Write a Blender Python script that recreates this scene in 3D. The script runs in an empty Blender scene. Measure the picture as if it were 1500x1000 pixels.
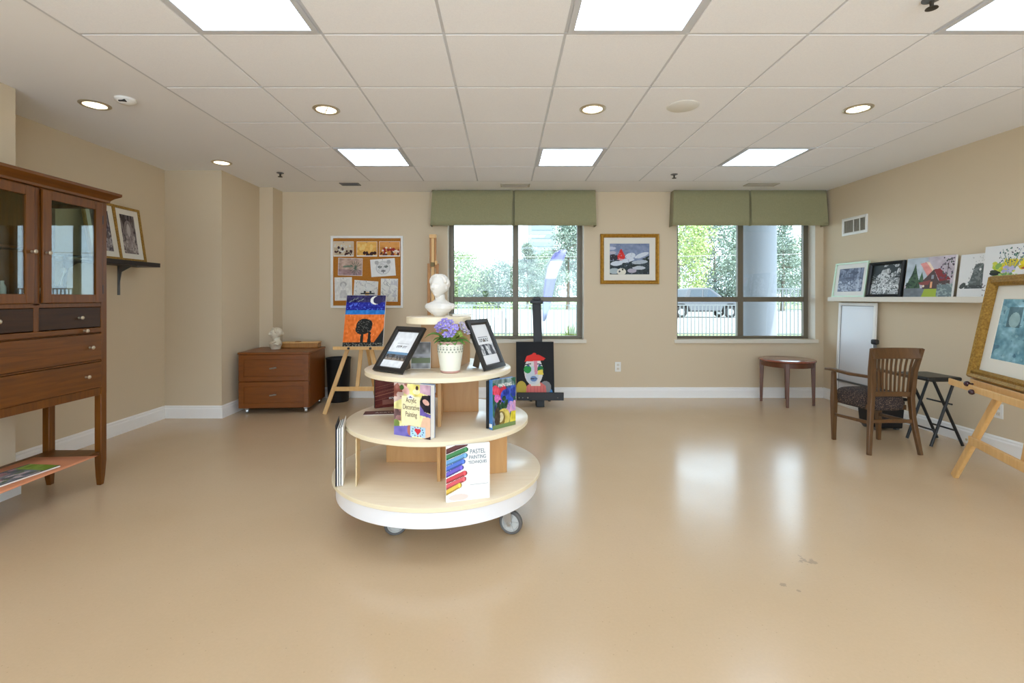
import bpy, bmesh, math, random
import numpy as np
from mathutils import Vector, Matrix, Euler, Quaternion

random.seed(7)
RNG = np.random.default_rng(11)
SC = bpy.context.scene
COL = SC.collection
R = math.radians
CAM_H = 1.245
CEIL = 2.565
F_PX = 707.0


# ------------------------------------------------------------------ colour
def lin(c):
    out = []
    for v in c[:3]:
        v = v / 255.0
        out.append(v / 12.92 if v <= 0.04045 else ((v + 0.055) / 1.055) ** 2.4)
    return out


# --------------------------------------------------------------- materials
MATS = {}


def mat(name, rgb, rough=0.5, metal=0.0, spec=0.5, coat=0.0, noise=None, bump=None,
        wood=None, emit=None, sheen=0.0):
    if name in MATS:
        return MATS[name]
    m = bpy.data.materials.new(name)
    m.use_nodes = True
    nt = m.node_tree
    b = nt.nodes['Principled BSDF']
    c = lin(rgb) + [1]
    b.inputs['Base Color'].default_value = c
    b.inputs['Roughness'].default_value = rough
    b.inputs['Metallic'].default_value = metal
    b.inputs['Specular IOR Level'].default_value = spec
    b.inputs['Coat Weight'].default_value = coat
    b.inputs['Coat Roughness'].default_value = 0.12
    b.inputs['Sheen Weight'].default_value = sheen
    tc = nt.nodes.new('ShaderNodeTexCoord')
    if noise:      # (scale, rgb2, contrast lo, hi)
        sc, c2, lo, hi = noise
        n = nt.nodes.new('ShaderNodeTexNoise')
        n.inputs['Scale'].default_value = sc
        n.inputs['Detail'].default_value = 5
        nt.links.new(tc.outputs['Object'], n.inputs['Vector'])
        r = nt.nodes.new('ShaderNodeValToRGB')
        r.color_ramp.elements[0].position = lo
        r.color_ramp.elements[1].position = hi
        r.color_ramp.elements[0].color = c
        r.color_ramp.elements[1].color = lin(c2) + [1]
        nt.links.new(n.outputs['Fac'], r.inputs['Fac'])
        nt.links.new(r.outputs['Color'], b.inputs['Base Color'])
    if wood:       # (rgb2, scale xyz)
        c2, scl = wood
        mp = nt.nodes.new('ShaderNodeMapping')
        mp.inputs['Scale'].default_value = scl
        nt.links.new(tc.outputs['Object'], mp.inputs['Vector'])
        n = nt.nodes.new('ShaderNodeTexNoise')
        n.inputs['Scale'].default_value = 3.0
        n.inputs['Detail'].default_value = 6
        n.inputs['Distortion'].default_value = 0.6
        nt.links.new(mp.outputs['Vector'], n.inputs['Vector'])
        r = nt.nodes.new('ShaderNodeValToRGB')
        r.color_ramp.elements[0].position = 0.3
        r.color_ramp.elements[1].position = 0.7
        r.color_ramp.elements[0].color = c
        r.color_ramp.elements[1].color = lin(c2) + [1]
        nt.links.new(n.outputs['Fac'], r.inputs['Fac'])
        nt.links.new(r.outputs['Color'], b.inputs['Base Color'])
    if bump:       # (scale, strength)
        n2 = nt.nodes.new('ShaderNodeTexNoise')
        n2.inputs['Scale'].default_value = bump[0]
        n2.inputs['Detail'].default_value = 3
        nt.links.new(tc.outputs['Object'], n2.inputs['Vector'])
        bp = nt.nodes.new('ShaderNodeBump')
        bp.inputs['Strength'].default_value = bump[1]
        bp.inputs['Distance'].default_value = 0.004
        nt.links.new(n2.outputs['Fac'], bp.inputs['Height'])
        nt.links.new(bp.outputs['Normal'], b.inputs['Normal'])
    if emit:
        b.inputs['Emission Color'].default_value = lin(emit[0]) + [1]
        b.inputs['Emission Strength'].default_value = emit[1]
    MATS[name] = m
    return m


def glass_mat(name, tint=(250, 253, 252), ior=1.5):
    m = bpy.data.materials.new(name)
    m.use_nodes = True
    nt = m.node_tree
    nt.nodes.clear()
    out = nt.nodes.new('ShaderNodeOutputMaterial')
    mix = nt.nodes.new('ShaderNodeMixShader')
    tr = nt.nodes.new('ShaderNodeBsdfTransparent')
    tr.inputs['Color'].default_value = lin(tint) + [1]
    gl = nt.nodes.new('ShaderNodeBsdfGlossy')
    gl.inputs['Roughness'].default_value = 0.01
    fr = nt.nodes.new('ShaderNodeFresnel')
    geo = nt.nodes.new('ShaderNodeNewGeometry')      # same reflectance on both faces of a pane
    mr = nt.nodes.new('ShaderNodeMapRange')
    mr.inputs['To Min'].default_value = ior
    mr.inputs['To Max'].default_value = 1 / ior
    nt.links.new(geo.outputs['Backfacing'], mr.inputs['Value'])
    nt.links.new(mr.outputs[0], fr.inputs['IOR'])
    nt.links.new(fr.outputs['Fac'], mix.inputs['Fac'])
    nt.links.new(tr.outputs[0], mix.inputs[1])
    nt.links.new(gl.outputs[0], mix.inputs[2])
    nt.links.new(mix.outputs[0], out.inputs['Surface'])
    MATS[name] = m
    return m


def paint_mat(name, rough):
    m = bpy.data.materials.new(name)
    m.use_nodes = True
    nt = m.node_tree
    b = nt.nodes['Principled BSDF']
    b.inputs['Roughness'].default_value = rough
    b.inputs['Specular IOR Level'].default_value = .25
    a = nt.nodes.new('ShaderNodeAttribute')
    a.attribute_name = 'Pigment'
    nt.links.new(a.outputs['Color'], b.inputs['Base Color'])
    MATS[name] = m
    return m


# ----------------------------------------------------------- object helpers
WM = {}


def tag(o, label=None, cat=None, group=None, kind=None):
    if label:
        o['label'] = label
    if cat:
        o['category'] = cat
    if group:
        o['group'] = group
    if kind:
        o['kind'] = kind
    return o


def thing(name, label, cat, loc=(0, 0, 0), rot=(0, 0, 0), group=None, kind=None):
    o = bpy.data.objects.new(name, None)
    o.empty_display_size = 0.1
    COL.objects.link(o)
    o.location = loc
    o.rotation_euler = rot
    WM[o] = Matrix.LocRotScale(Vector(loc), Euler(rot), Vector((1, 1, 1)))
    return tag(o, label, cat, group, kind)


class MB:
    """Collects geometry and links it as ONE mesh object."""

    def __init__(s):
        s.v, s.f, s.m, s.sm = [], [], [], []
        s.mi = 0

    def add(s, verts, faces):
        o = len(s.v)
        s.v += [Vector(p) for p in verts]
        s.f += [tuple(i + o for i in f) for f in faces]
        s.m += [s.mi] * len(faces)
        return s

    def box(s, c, d, rot=None):
        x, y, z = d[0] / 2, d[1] / 2, d[2] / 2
        vs = [Vector((a * x, b * y, e * z)) for e in (-1, 1) for b in (-1, 1) for a in (-1, 1)]
        if rot is not None:
            M = Euler(rot).to_matrix()
            vs = [M @ p for p in vs]
        c = Vector(c)
        return s.add([p + c for p in vs],
                     [(0, 2, 3, 1), (4, 5, 7, 6), (0, 1, 5, 4), (2, 6, 7, 3), (0, 4, 6, 2), (1, 3, 7, 5)])

    def span(s, a, b):
        return s.box([(a[i] + b[i]) / 2 for i in range(3)], [abs(b[i] - a[i]) for i in range(3)])

    def sweep(s, pts, ws, hs, up=(0, 0, 1), caps=True):
        """Rectangular section swept along pts; w is across (tangent x up), h along up."""
        pts = [Vector(p) for p in pts]
        n = len(pts)
        if not isinstance(ws, (list, tuple)):
            ws = [ws] * n
        if not isinstance(hs, (list, tuple)):
            hs = [hs] * n
        up = Vector(up)
        vs = []
        for i, p in enumerate(pts):
            t = (pts[min(i + 1, n - 1)] - pts[max(i - 1, 0)]).normalized()
            sd = t.cross(up)
            sd = sd.normalized() if sd.length > 1e-6 else Vector((1, 0, 0))
            u = sd.cross(t).normalized()
            w, h = ws[i] / 2, hs[i] / 2
            vs += [p - sd * w - u * h, p + sd * w - u * h, p + sd * w + u * h, p - sd * w + u * h]
        fs = []
        for i in range(n - 1):
            for k in range(4):
                a, b = i * 4 + k, i * 4 + (k + 1) % 4
                fs.append((a, b, b + 4, a + 4))
        if caps:
            fs += [(3, 2, 1, 0), tuple((n - 1) * 4 + k for k in range(4))]
        return s.add(vs, fs)

    def bar(s, p, q, w, h=None, w2=None, h2=None, up=(0, 0, 1)):
        h = w if h is None else h
        return s.sweep([p, q], [w, w2 if w2 is not None else w], [h, h2 if h2 is not None else (h if w2 is None else w2 * h / w)], up)

    def tube(s, pts, rs, n=12, caps=True):
        pts = [Vector(p) for p in pts]
        if not isinstance(rs, (list, tuple)):
            rs = [rs] * len(pts)
        vs, fs = [], []
        ref = None
        for i, p in enumerate(pts):
            t = (pts[min(i + 1, len(pts) - 1)] - pts[max(i - 1, 0)]).normalized()
            if ref is None:
                ref = Vector((0, 0, 1)) if abs(t.z) < 0.9 else Vector((1, 0, 0))
            a = t.cross(ref).normalized()
            b = t.cross(a).normalized()
            ref = -(t.cross(t.cross(ref))).normalized() if t.cross(ref).length > 1e-6 else ref
            for k in range(n):
                an = 2 * math.pi * k / n
                vs.append(p + (a * math.cos(an) + b * math.sin(an)) * rs[i])
        for i in range(len(pts) - 1):
            for k in range(n):
                a0, b0 = i * n + k, i * n + (k + 1) % n
                fs.append((a0, b0, b0 + n, a0 + n))
        if caps:
            fs += [tuple(range(n))[::-1], tuple((len(pts) - 1) * n + k for k in range(n))]
        return s.add(vs, fs)

    def lathe(s, prof, c=(0, 0, 0), n=48, axis=None, closed=False):
        """prof [(r,z)...] round the z axis (or axis through c)."""
        c = Vector(c)
        M = Matrix.Identity(3)
        if axis is not None:
            M = Vector((0, 0, 1)).rotation_difference(Vector(axis)).to_matrix()
        vs, fs = [], []
        for r, z in prof:
            for k in range(n):
                a = 2 * math.pi * k / n
                vs.append(c + M @ Vector((r * math.cos(a), r * math.sin(a), z)))
        m = len(prof)
        for i in range(m if closed else m - 1):
            j = (i + 1) % m
            for k in range(n):
                k2 = (k + 1) % n
                fs.append((i * n + k, i * n + k2, j * n + k2, j * n + k))
        if not closed:
            if prof[0][0] > 1e-6:
                fs.append(tuple(range(n))[::-1])
            if prof[-1][0] > 1e-6:
                fs.append(tuple((m - 1) * n + k for k in range(n)))
        return s.add(vs, fs)

    def prism(s, poly, z0, z1, axis='z'):
        n = len(poly)
        def P(a, b, c):
            return (a, b, c) if axis == 'z' else ((a, c, b) if axis == 'y' else (c, a, b))
        vs = [P(a, b, z0) for a, b in poly] + [P(a, b, z1) for a, b in poly]
        fs = [tuple(range(n))[::-1], tuple(range(n, 2 * n))]
        fs += [(i, (i + 1) % n, (i + 1) % n + n, i + n) for i in range(n)]
        return s.add(vs, fs)

    def ring(s, w, h, prof):
        """Mitred rectangular frame standing on z=0 centred in x; prof [(inset, y)...] closed."""
        vs, fs = [], []
        for t, y in prof:
            vs += [(-w / 2 + t, y, t), (w / 2 - t, y, t), (w / 2 - t, y, h - t), (-w / 2 + t, y, h - t)]
        m = len(prof)
        for i in range(m):
            j = (i + 1) % m
            for k in range(4):
                k2 = (k + 1) % 4
                fs.append((i * 4 + k, i * 4 + k2, j * 4 + k2, j * 4 + k))
        return s.add(vs, fs)

    def ball(s, c, r, n=16, m=10, sc=(1, 1, 1)):
        c = Vector(c)
        vs, fs = [], []
        for i in range(m + 1):
            th = math.pi * i / m
            for k in range(n):
                a = 2 * math.pi * k / n
                vs.append(c + Vector((r * sc[0] * math.sin(th) * math.cos(a), r * sc[1] * math.sin(th) * math.sin(a), r * sc[2] * math.cos(th))))
        for i in range(m):
            for k in range(n):
                k2 = (k + 1) % n
                fs.append((i * n + k, (i + 1) * n + k, (i + 1) * n + k2, i * n + k2))
        return s.add(vs, fs)

    def build(s, name, mats, parent=None, world=True, bevel=0.0, smooth=40, sub=0, kind=None, label=None, origin=None, seg=2):
        me = bpy.data.meshes.new(name)
        root = parent
        while root is not None and root.parent is not None:
            root = root.parent
        vs = s.v
        org = None
        if root is not None and world:
            inv = WM[root].inverted()
            vs = [inv @ p for p in vs]
        elif root is None:
            if origin is None:
                lo = [min(p[i] for p in vs) for i in range(3)]
                hi = [max(p[i] for p in vs) for i in range(3)]
                origin = ((lo[0] + hi[0]) / 2, (lo[1] + hi[1]) / 2, lo[2])
            org = Vector(origin)
            vs = [p - org for p in vs]
        me.from_pydata([tuple(p) for p in vs], [], s.f)
        if not isinstance(mats, (list, tuple)):
            mats = [mats]
        for mm in mats:
            me.materials.append(mm)
        if len(mats) > 1:
            me.polygons.foreach_set('material_index', s.m)
        bm = bmesh.new()
        bm.from_mesh(me)
        bmesh.ops.remove_doubles(bm, verts=bm.verts, dist=1e-6)
        bmesh.ops.recalc_face_normals(bm, faces=bm.faces)
        bm.to_mesh(me)
        bm.free()
        if smooth:
            me.shade_smooth()
            me.set_sharp_from_angle(angle=R(smooth))
        o = bpy.data.objects.new(name, me)
        COL.objects.link(o)
        if org is not None:
            o.location = org
            WM[o] = Matrix.Translation(org)
        if parent is not None:
            o.parent = parent
        if bevel:
            b = o.modifiers.new('edge', 'BEVEL')
            b.width = bevel
            b.segments = seg
            b.limit_method = 'ANGLE'
            b.angle_limit = R(35)
            b.harden_normals = False
        if sub:
            sb = o.modifiers.new('soft', 'SUBSURF')
            sb.levels = sub
            sb.render_levels = sub
        if kind:
            o['kind'] = kind
        if label:
            o['label'] = label
        return o


def text_part(txt, size, m, parent, loc, rot=(0, 0, 0), align='CENTER', sx=1.0, name='title_lettering', label=None, spacing=1.0):
    """Flat lettering as a mesh child; local x right, lettering faces local -y."""
    cu = bpy.data.curves.new('t', 'FONT')
    cu.body = txt
    cu.size = size
    cu.align_x = align
    cu.space_line = spacing
    cu.extrude = 0.0003
    tmp = bpy.data.objects.new('t', cu)
    COL.objects.link(tmp)
    dg = bpy.context.evaluated_depsgraph_get()
    me = bpy.data.meshes.new_from_object(tmp.evaluated_get(dg))
    bpy.data.objects.remove(tmp)
    bpy.data.curves.remove(cu)
    M = Matrix.Translation(Vector(loc)) @ Euler(rot).to_matrix().to_4x4() @ Euler((R(90), 0, 0)).to_matrix().to_4x4() @ Matrix.Diagonal((sx, 1, 1, 1))
    me.transform(M)
    me.materials.clear()
    me.materials.append(m)
    me.name = name
    o = bpy.data.objects.new(name, me)
    COL.objects.link(o)
    o.parent = parent
    if label:
        o['label'] = label
    return o


# ------------------------------------------------------------ painted images
class Paint:
    def __init__(s, w, h, bg):
        s.w, s.h = w, h
        s.a = np.zeros((h, w, 3))
        s.a[:] = np.array(bg) / 255.0
        s.U, s.V = np.meshgrid((np.arange(w) + .5) / w, (np.arange(h) + .5) / h)
        s.asp = w / h

    def put(s, mask, c, op=1.0):
        c = np.array(c) / 255.0
        s.a[mask] = s.a[mask] * (1 - op) + c * op
        return s

    def rect(s, u0, v0, u1, v1, c, op=1.0):
        return s.put((s.U >= u0) & (s.U <= u1) & (s.V >= v0) & (s.V <= v1), c, op)

    def ell(s, cu, cv, ru, rv, c, op=1.0, rot=0):
        du, dv = s.U - cu, s.V - cv
        if rot:
            a = R(rot)
            du, dv = du * math.cos(a) + dv * math.sin(a), -du * math.sin(a) + dv * math.cos(a)
        return s.put((du / ru) ** 2 + (dv / rv) ** 2 <= 1, c, op)

    def poly(s, pts, c, op=1.0):
        ins = np.zeros_like(s.U, bool)
        n = len(pts)
        for i in range(n):
            x0, y0 = pts[i]
            x1, y1 = pts[(i + 1) % n]
            if y0 == y1:
                continue
            cr = ((s.V >= min(y0, y1)) & (s.V < max(y0, y1)))
            xi = x0 + (s.V - y0) * (x1 - x0) / (y1 - y0)
            ins ^= cr & (s.U < xi)
        return s.put(ins, c, op)

    def line(s, p, q, w, c, op=1.0):
        p, q = np.array(p, float), np.array(q, float)
        d = q - p
        L = max((d ** 2).sum(), 1e-9)
        t = np.clip(((s.U - p[0]) * d[0] + (s.V - p[1]) * d[1]) / L, 0, 1)
        dist = np.hypot((s.U - p[0] - t * d[0]) * s.asp, (s.V - p[1] - t * d[1]))
        return s.put(dist <= w / 2, c, op)

    def nz(s, n):
        g = RNG.random((n + 2, n + 2))
        x, y = s.U * n, s.V * n
        i, j = x.astype(int), y.astype(int)
        fx, fy = x - i, y - j
        return (g[j, i] * (1 - fx) + g[j, i + 1] * fx) * (1 - fy) + (g[j + 1, i] * (1 - fx) + g[j + 1, i + 1] * fx) * fy

    def grain(s, n, amt, region=None):
        d = (s.nz(n) - .5)[..., None] * amt / 255.0
        if region is not None:
            d = d * region[..., None]
        s.a = np.clip(s.a + d, 0, 1)
        return s

    def blotch(s, n, th, c, region=None, op=1.0):
        mk = s.nz(n) > th
        if region is not None:
            mk &= region
        return s.put(mk, c, op)

    def speck(s, k, u0, v0, u1, v1, r, cs, op=1.0):
        for _ in range(k):
            s.ell(random.uniform(u0, u1), random.uniform(v0, v1), r * random.uniform(.6, 1.3) / s.asp, r * random.uniform(.6, 1.3), random.choice(cs), op)
        return s


def paint_obj(p, w, h, name, m, parent, x0=0.0, z0=0.0, y=0.0, label=None, horizontal=False, warp=None):
    """A fine grid of coloured cells; spans local x0..x0+w, z0..z0+h at depth y, facing -y."""
    W, H = p.w, p.h
    xs = x0 + np.linspace(0, w, W + 1)
    zs = z0 + np.linspace(0, h, H + 1)
    X, Z = np.meshgrid(xs, zs)
    Y = np.full_like(X, y)
    if warp is not None:
        Y = Y + warp(X, Z)
    co = np.stack([X, Z, -Y] if horizontal else [X, Y, Z], -1).reshape(-1, 3)
    idx = np.arange((W + 1) * (H + 1)).reshape(H + 1, W + 1)
    q = np.stack([idx[:-1, :-1], idx[:-1, 1:], idx[1:, 1:], idx[1:, :-1]], -1).reshape(-1, 4)
    me = bpy.data.meshes.new(name)
    me.vertices.add(len(co))
    me.vertices.foreach_set('co', co.astype(np.float32).ravel())
    me.loops.add(q.size)
    me.loops.foreach_set('vertex_index', q.astype(np.int32).ravel())
    me.polygons.add(len(q))
    me.polygons.foreach_set('loop_start', np.arange(0, q.size, 4, dtype=np.int32))
    me.update(calc_edges=True)
    me.validate()
    a = p.a
    l = np.where(a <= 0.04045, a / 12.92, ((a + 0.055) / 1.055) ** 2.4)
    c4 = np.concatenate([l, np.ones(l.shape[:2] + (1,))], -1).reshape(-1, 4)
    at = me.color_attributes.new('Pigment', 'FLOAT_COLOR', 'CORNER')
    at.data.foreach_set('color', np.repeat(c4, 4, axis=0).astype(np.float32).ravel())
    me.materials.append(m)
    o = bpy.data.objects.new(name, me)
    COL.objects.link(o)
    if parent is not None:
        o.parent = parent
    if label:
        o['label'] = label
    return o


def px(x, Y):            # photograph column at depth Y -> world X (for measuring only)
    return (x - 739) * Y / F_PX


def pz(y, Y):
    return CAM_H - (y - 436) * Y / F_PX
# ================================================================ materials
M_wall = mat('wall_paint_beige', (212, 195, 167), 0.85, bump=(220, 0.05), spec=0.25)
M_ceil = mat('ceiling_drywall_white', (242, 242, 243), 0.9, spec=0.2)
M_tile = mat('ceiling_tile_white', (246, 247, 250), 0.9, spec=0.2, noise=(160, (241, 242, 246), 0.35, 0.7))
M_tbar = mat('ceiling_grid_grey', (204, 206, 210), 0.6)
M_base = mat('baseboard_white', (244, 243, 240), 0.4)
M_white = mat('white_paint', (232, 231, 226), 0.45)
M_cream = mat('cream_paint', (222, 214, 198), 0.5)
M_bronze = mat('window_bronze', (112, 103, 86), 0.45, metal=0.2)
M_glass = glass_mat('window_glass')
M_cglass = glass_mat('cabinet_glass', (235, 242, 238), 1.6)
M_valance = mat('valance_green_cloth', (154, 150, 116), 0.9, noise=(60, (147, 144, 110), 0.3, 0.7), bump=(300, 0.15), sheen=0.2, spec=0.1)
M_black = mat('black_paint', (18, 18, 19), 0.45)
M_bframe = mat('black_frame', (34, 32, 31), 0.35)
M_darkcloth = mat('black_plastic', (14, 14, 16), 0.6)
M_walnut = mat('cabinet_brown_wood', (92, 51, 10), 0.36, wood=((116, 67, 14), (18, 18, 1.2)), spec=0.35)
M_walnut_h = mat('cabinet_brown_wood_long', (92, 51, 10), 0.36, spec=0.35, wood=((116, 67, 14), (18, 1.2, 18)))
M_dark_h = mat('drawer_dark_wood', (48, 28, 12), 0.45, spec=0.3, wood=((64, 38, 16), (18, 1.2, 18)))
M_cherry = mat('chest_red_wood', (114, 60, 10), 0.38, wood=((130, 72, 14), (1.5, 14, 14)))
M_chair = mat('chair_brown_wood', (88, 60, 32), 0.35, wood=((104, 72, 40), (10, 10, 1.5)))
M_table = mat('side_table_wood', (92, 52, 30), 0.35, wood=((108, 64, 38), (10, 10, 1.5)))
M_ttop = mat('side_table_top_sheen', (142, 84, 66), 0.18, coat=0.4)  # lighter than the legs: glancing reflection put into the colour
M_pine = mat('easel_pale_wood', (214, 168, 104), 0.45, wood=((226, 184, 122), (14, 14, 1.2)))
M_pine_d = mat('easel_golden_wood', (168, 112, 52), 0.45, wood=((182, 126, 62), (14, 14, 1.2)))
M_maple = mat('display_maple', (232, 214, 184), 0.3, wood=((238, 222, 196), (1.5, 12, 12)), coat=0.15)
M_mapleedge = mat('display_edge_band', (236, 222, 190), 0.35)
M_panel = mat('display_panel_wood', (196, 148, 92), 0.4, wood=((206, 160, 104), (10, 10, 1.2)))
M_whitelam = mat('white_laminate', (236, 236, 238), 0.35)
M_gold = mat('gold_frame', (196, 150, 62), 0.35, metal=0.55, noise=(40, (170, 120, 40), 0.35, 0.7))
M_oldgold = mat('antique_gold_frame', (178, 140, 62), 0.4, metal=0.4, noise=(90, (140, 104, 40), 0.35, 0.65), bump=(120, 0.5))
M_matboard = mat('mat_board', (228, 224, 212), 0.8)
M_steel = mat('brushed_steel', (190, 190, 188), 0.3, metal=0.9)
M_brass = mat('pale_brass', (196, 184, 160), 0.3, metal=0.7)
M_grey = mat('grey_metal', (110, 112, 114), 0.45, metal=0.4)
M_rubber = mat('grey_rubber', (96, 94, 92), 0.6)
M_plaster = mat('white_plaster', (216, 212, 204), 0.6)
M_stone = mat('cream_plaster', (214, 202, 178), 0.7)
M_cork = mat('cork', (184, 120, 40), 0.9, noise=(180, (160, 100, 28), 0.35, 0.65))
M_paper = mat('paper_white', (234, 232, 226), 0.8)
M_page = mat('page_block', (240, 236, 226), 0.8)
M_ink = mat('ink_dark', (52, 52, 58), 0.7)
M_inkblue = mat('ink_slate', (70, 92, 112), 0.7)
M_inkbrown = mat('ink_brown', (96, 80, 62), 0.7)
M_inkwhite = mat('ink_white', (240, 238, 232), 0.7)
M_peach = mat('peach_paper', (226, 150, 108), 0.8)
M_paint = paint_mat('artist_paint', 0.55)
M_print = paint_mat('printed_cover', 0.28)
M_lamp = mat('panel_diffuser', (250, 250, 250), 0.6, emit=((208, 230, 255), 4.5))
M_down = mat('downlight_lens', (250, 245, 225), 0.5, emit=((255, 240, 205), 3.0))

# floor: sheet vinyl, warm beige with fine flecks and a soft polish
fl = bpy.data.materials.new('vinyl_floor')
fl.use_nodes = True
nt = fl.node_tree
b = nt.nodes['Principled BSDF']
tc = nt.nodes.new('ShaderNodeTexCoord')
n1 = nt.nodes.new('ShaderNodeTexNoise'); n1.inputs['Scale'].default_value = 1.1; n1.inputs['Detail'].default_value = 4
r1 = nt.nodes.new('ShaderNodeValToRGB')
r1.color_ramp.elements[0].position = .3; r1.color_ramp.elements[1].position = .75
r1.color_ramp.elements[0].color = lin((208, 181, 146)) + [1]
r1.color_ramp.elements[1].color = lin((214, 188, 155)) + [1]
n2 = nt.nodes.new('ShaderNodeTexVoronoi'); n2.inputs['Scale'].default_value = 26
r2 = nt.nodes.new('ShaderNodeValToRGB')
r2.color_ramp.elements[0].position = .0; r2.color_ramp.elements[1].position = .085
r2.color_ramp.elements[0].color = (.62, .6, .57, 1); r2.color_ramp.elements[1].color = (1, 1, 1, 1)
n3 = nt.nodes.new('ShaderNodeTexNoise'); n3.inputs['Scale'].default_value = 90; n3.inputs['Detail'].default_value = 3
r3 = nt.nodes.new('ShaderNodeValToRGB')
r3.color_ramp.elements[0].color = (.93, .93, .93, 1); r3.color_ramp.elements[1].color = (1, 1, 1, 1)
mx = nt.nodes.new('ShaderNodeMix'); mx.data_type = 'RGBA'; mx.blend_type = 'MULTIPLY'; mx.inputs[0].default_value = .8
mx2 = nt.nodes.new('ShaderNodeMix'); mx2.data_type = 'RGBA'; mx2.blend_type = 'MULTIPLY'; mx2.inputs[0].default_value = 1
for n in (n1, n2, n3):
    nt.links.new(tc.outputs['Object'], n.inputs['Vector'])
nt.links.new(n1.outputs['Fac'], r1.inputs[0]); nt.links.new(n2.outputs['Distance'], r2.inputs[0]); nt.links.new(n3.outputs['Fac'], r3.inputs[0])
nt.links.new(r1.outputs[0], mx.inputs[6]); nt.links.new(r2.outputs[0], mx.inputs[7])
nt.links.new(mx.outputs[2], mx2.inputs[6]); nt.links.new(r3.outputs[0], mx2.inputs[7])
prev = mx2.outputs[2]
for sx_, sy_, sr in ((1.42, 2.292, .045), (1.45, 2.28, .03), (1.21, 2.10, .024), (1.25, 2.05, .012)):     # worn scuffs in the vinyl
    vd = nt.nodes.new('ShaderNodeVectorMath'); vd.operation = 'DISTANCE'
    vd.inputs[1].default_value = (sx_ - .23, sy_ - 1.71, .12)
    nt.links.new(tc.outputs['Object'], vd.inputs[0])
    nn = nt.nodes.new('ShaderNodeTexNoise'); nn.inputs['Scale'].default_value = 45
    nt.links.new(tc.outputs['Object'], nn.inputs['Vector'])
    ma = nt.nodes.new('ShaderNodeMath'); ma.operation = 'MULTIPLY_ADD'; ma.inputs[1].default_value = sr * 2.2; ma.inputs[2].default_value = -sr * .55
    nt.links.new(nn.outputs['Fac'], ma.inputs[0])
    ml = nt.nodes.new('ShaderNodeMath'); ml.operation = 'LESS_THAN'
    nt.links.new(vd.outputs['Value'], ml.inputs[0]); nt.links.new(ma.outputs[0], ml.inputs[1])
    mm_ = nt.nodes.new('ShaderNodeMath'); mm_.operation = 'MULTIPLY'; mm_.inputs[1].default_value = .35
    nt.links.new(ml.outputs[0], mm_.inputs[0])
    mk = nt.nodes.new('ShaderNodeMix'); mk.data_type = 'RGBA'
    mk.inputs[7].default_value = (.16, .14, .12, 1)
    nt.links.new(mm_.outputs[0], mk.inputs[0]); nt.links.new(prev, mk.inputs[6])
    prev = mk.outputs[2]
nt.links.new(prev, b.inputs['Base Color'])
b.inputs['Roughness'].default_value = .3
b.inputs['Specular IOR Level'].default_value = .42
n4 = nt.nodes.new('ShaderNodeTexNoise'); n4.inputs['Scale'].default_value = 5; n4.inputs['Detail'].default_value = 2
nt.links.new(tc.outputs['Object'], n4.inputs['Vector'])
r4 = nt.nodes.new('ShaderNodeMapRange'); r4.inputs['To Min'].default_value = .16; r4.inputs['To Max'].default_value = .24
nt.links.new(n4.outputs['Fac'], r4.inputs['Value']); nt.links.new(r4.outputs[0], b.inputs['Roughness'])

# ==================================================================== shell
XL, XR, YB, YF = -3.52, 3.98, 6.02, -2.6      # left wall, right wall, window wall, wall behind the camera
T = .2
MB().span((XL - T, YF - T, -.12), (XR + T, YB + T, 0)).build('floor', fl, kind='structure', smooth=0)

# window wall with two openings
W1 = (-.708, .99); W2 = (2.146, 3.876); ZS, ZT = .725, 2.36
wb = MB()
for x0, x1 in ((XL - T, W1[0]), (W1[1], W2[0]), (W2[1], XR + T)):
    wb.span((x0, YB, 0), (x1, YB + T, CEIL))
for x0, x1 in (W1, W2):
    wb.span((x0, YB, 0), (x1, YB + T, ZS)); wb.span((x0, YB, ZT), (x1, YB + T, CEIL))
wb.build('wall_back', M_wall, kind='structure', smooth=0)
MB().span((XR, YF - T, 0), (XR + T, YB, CEIL)).build('wall_right', M_wall, kind='structure', smooth=0)
MB().span((XL - T, YF - T, 0), (XL, YB, CEIL)).build('wall_left', M_wall, kind='structure', smooth=0)
# unseen wall behind the viewpoint, wide openings added to let in fill daylight
wf = MB().span((XL, YF - T, 0), (XL + .25, YF, CEIL)).span((XR - .25, YF - T, 0), (XR, YF, CEIL))
wf.span((XL + .25, YF - T, 0), (XR - .25, YF, .12)).span((XL + .25, YF - T, 2.46), (XR - .25, YF, CEIL))
for x in (-1.5, .23, 1.96):
    wf.span((x - .05, YF - .12, .12), (x + .05, YF - .04, 2.46))
wf.build('wall_front', M_wall, kind='structure', smooth=0)
JX, JY, KX, KY = -2.93, 5.0, -2.77, 5.77
MB().span((XL, JY, 0), (JX, KY, CEIL)).build('wall_left_far', M_wall, kind='structure', smooth=0)
MB().span((XL, KY, 0), (KX, YB, CEIL)).build('wall_left_corner', M_wall, kind='structure', smooth=0)
PX_, PY_ = -3.09, 3.05
MB().span((XL, YF, 0), (PX_, PY_, CEIL)).build('wall_left_near', M_wall, kind='structure', smooth=0)

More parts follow.
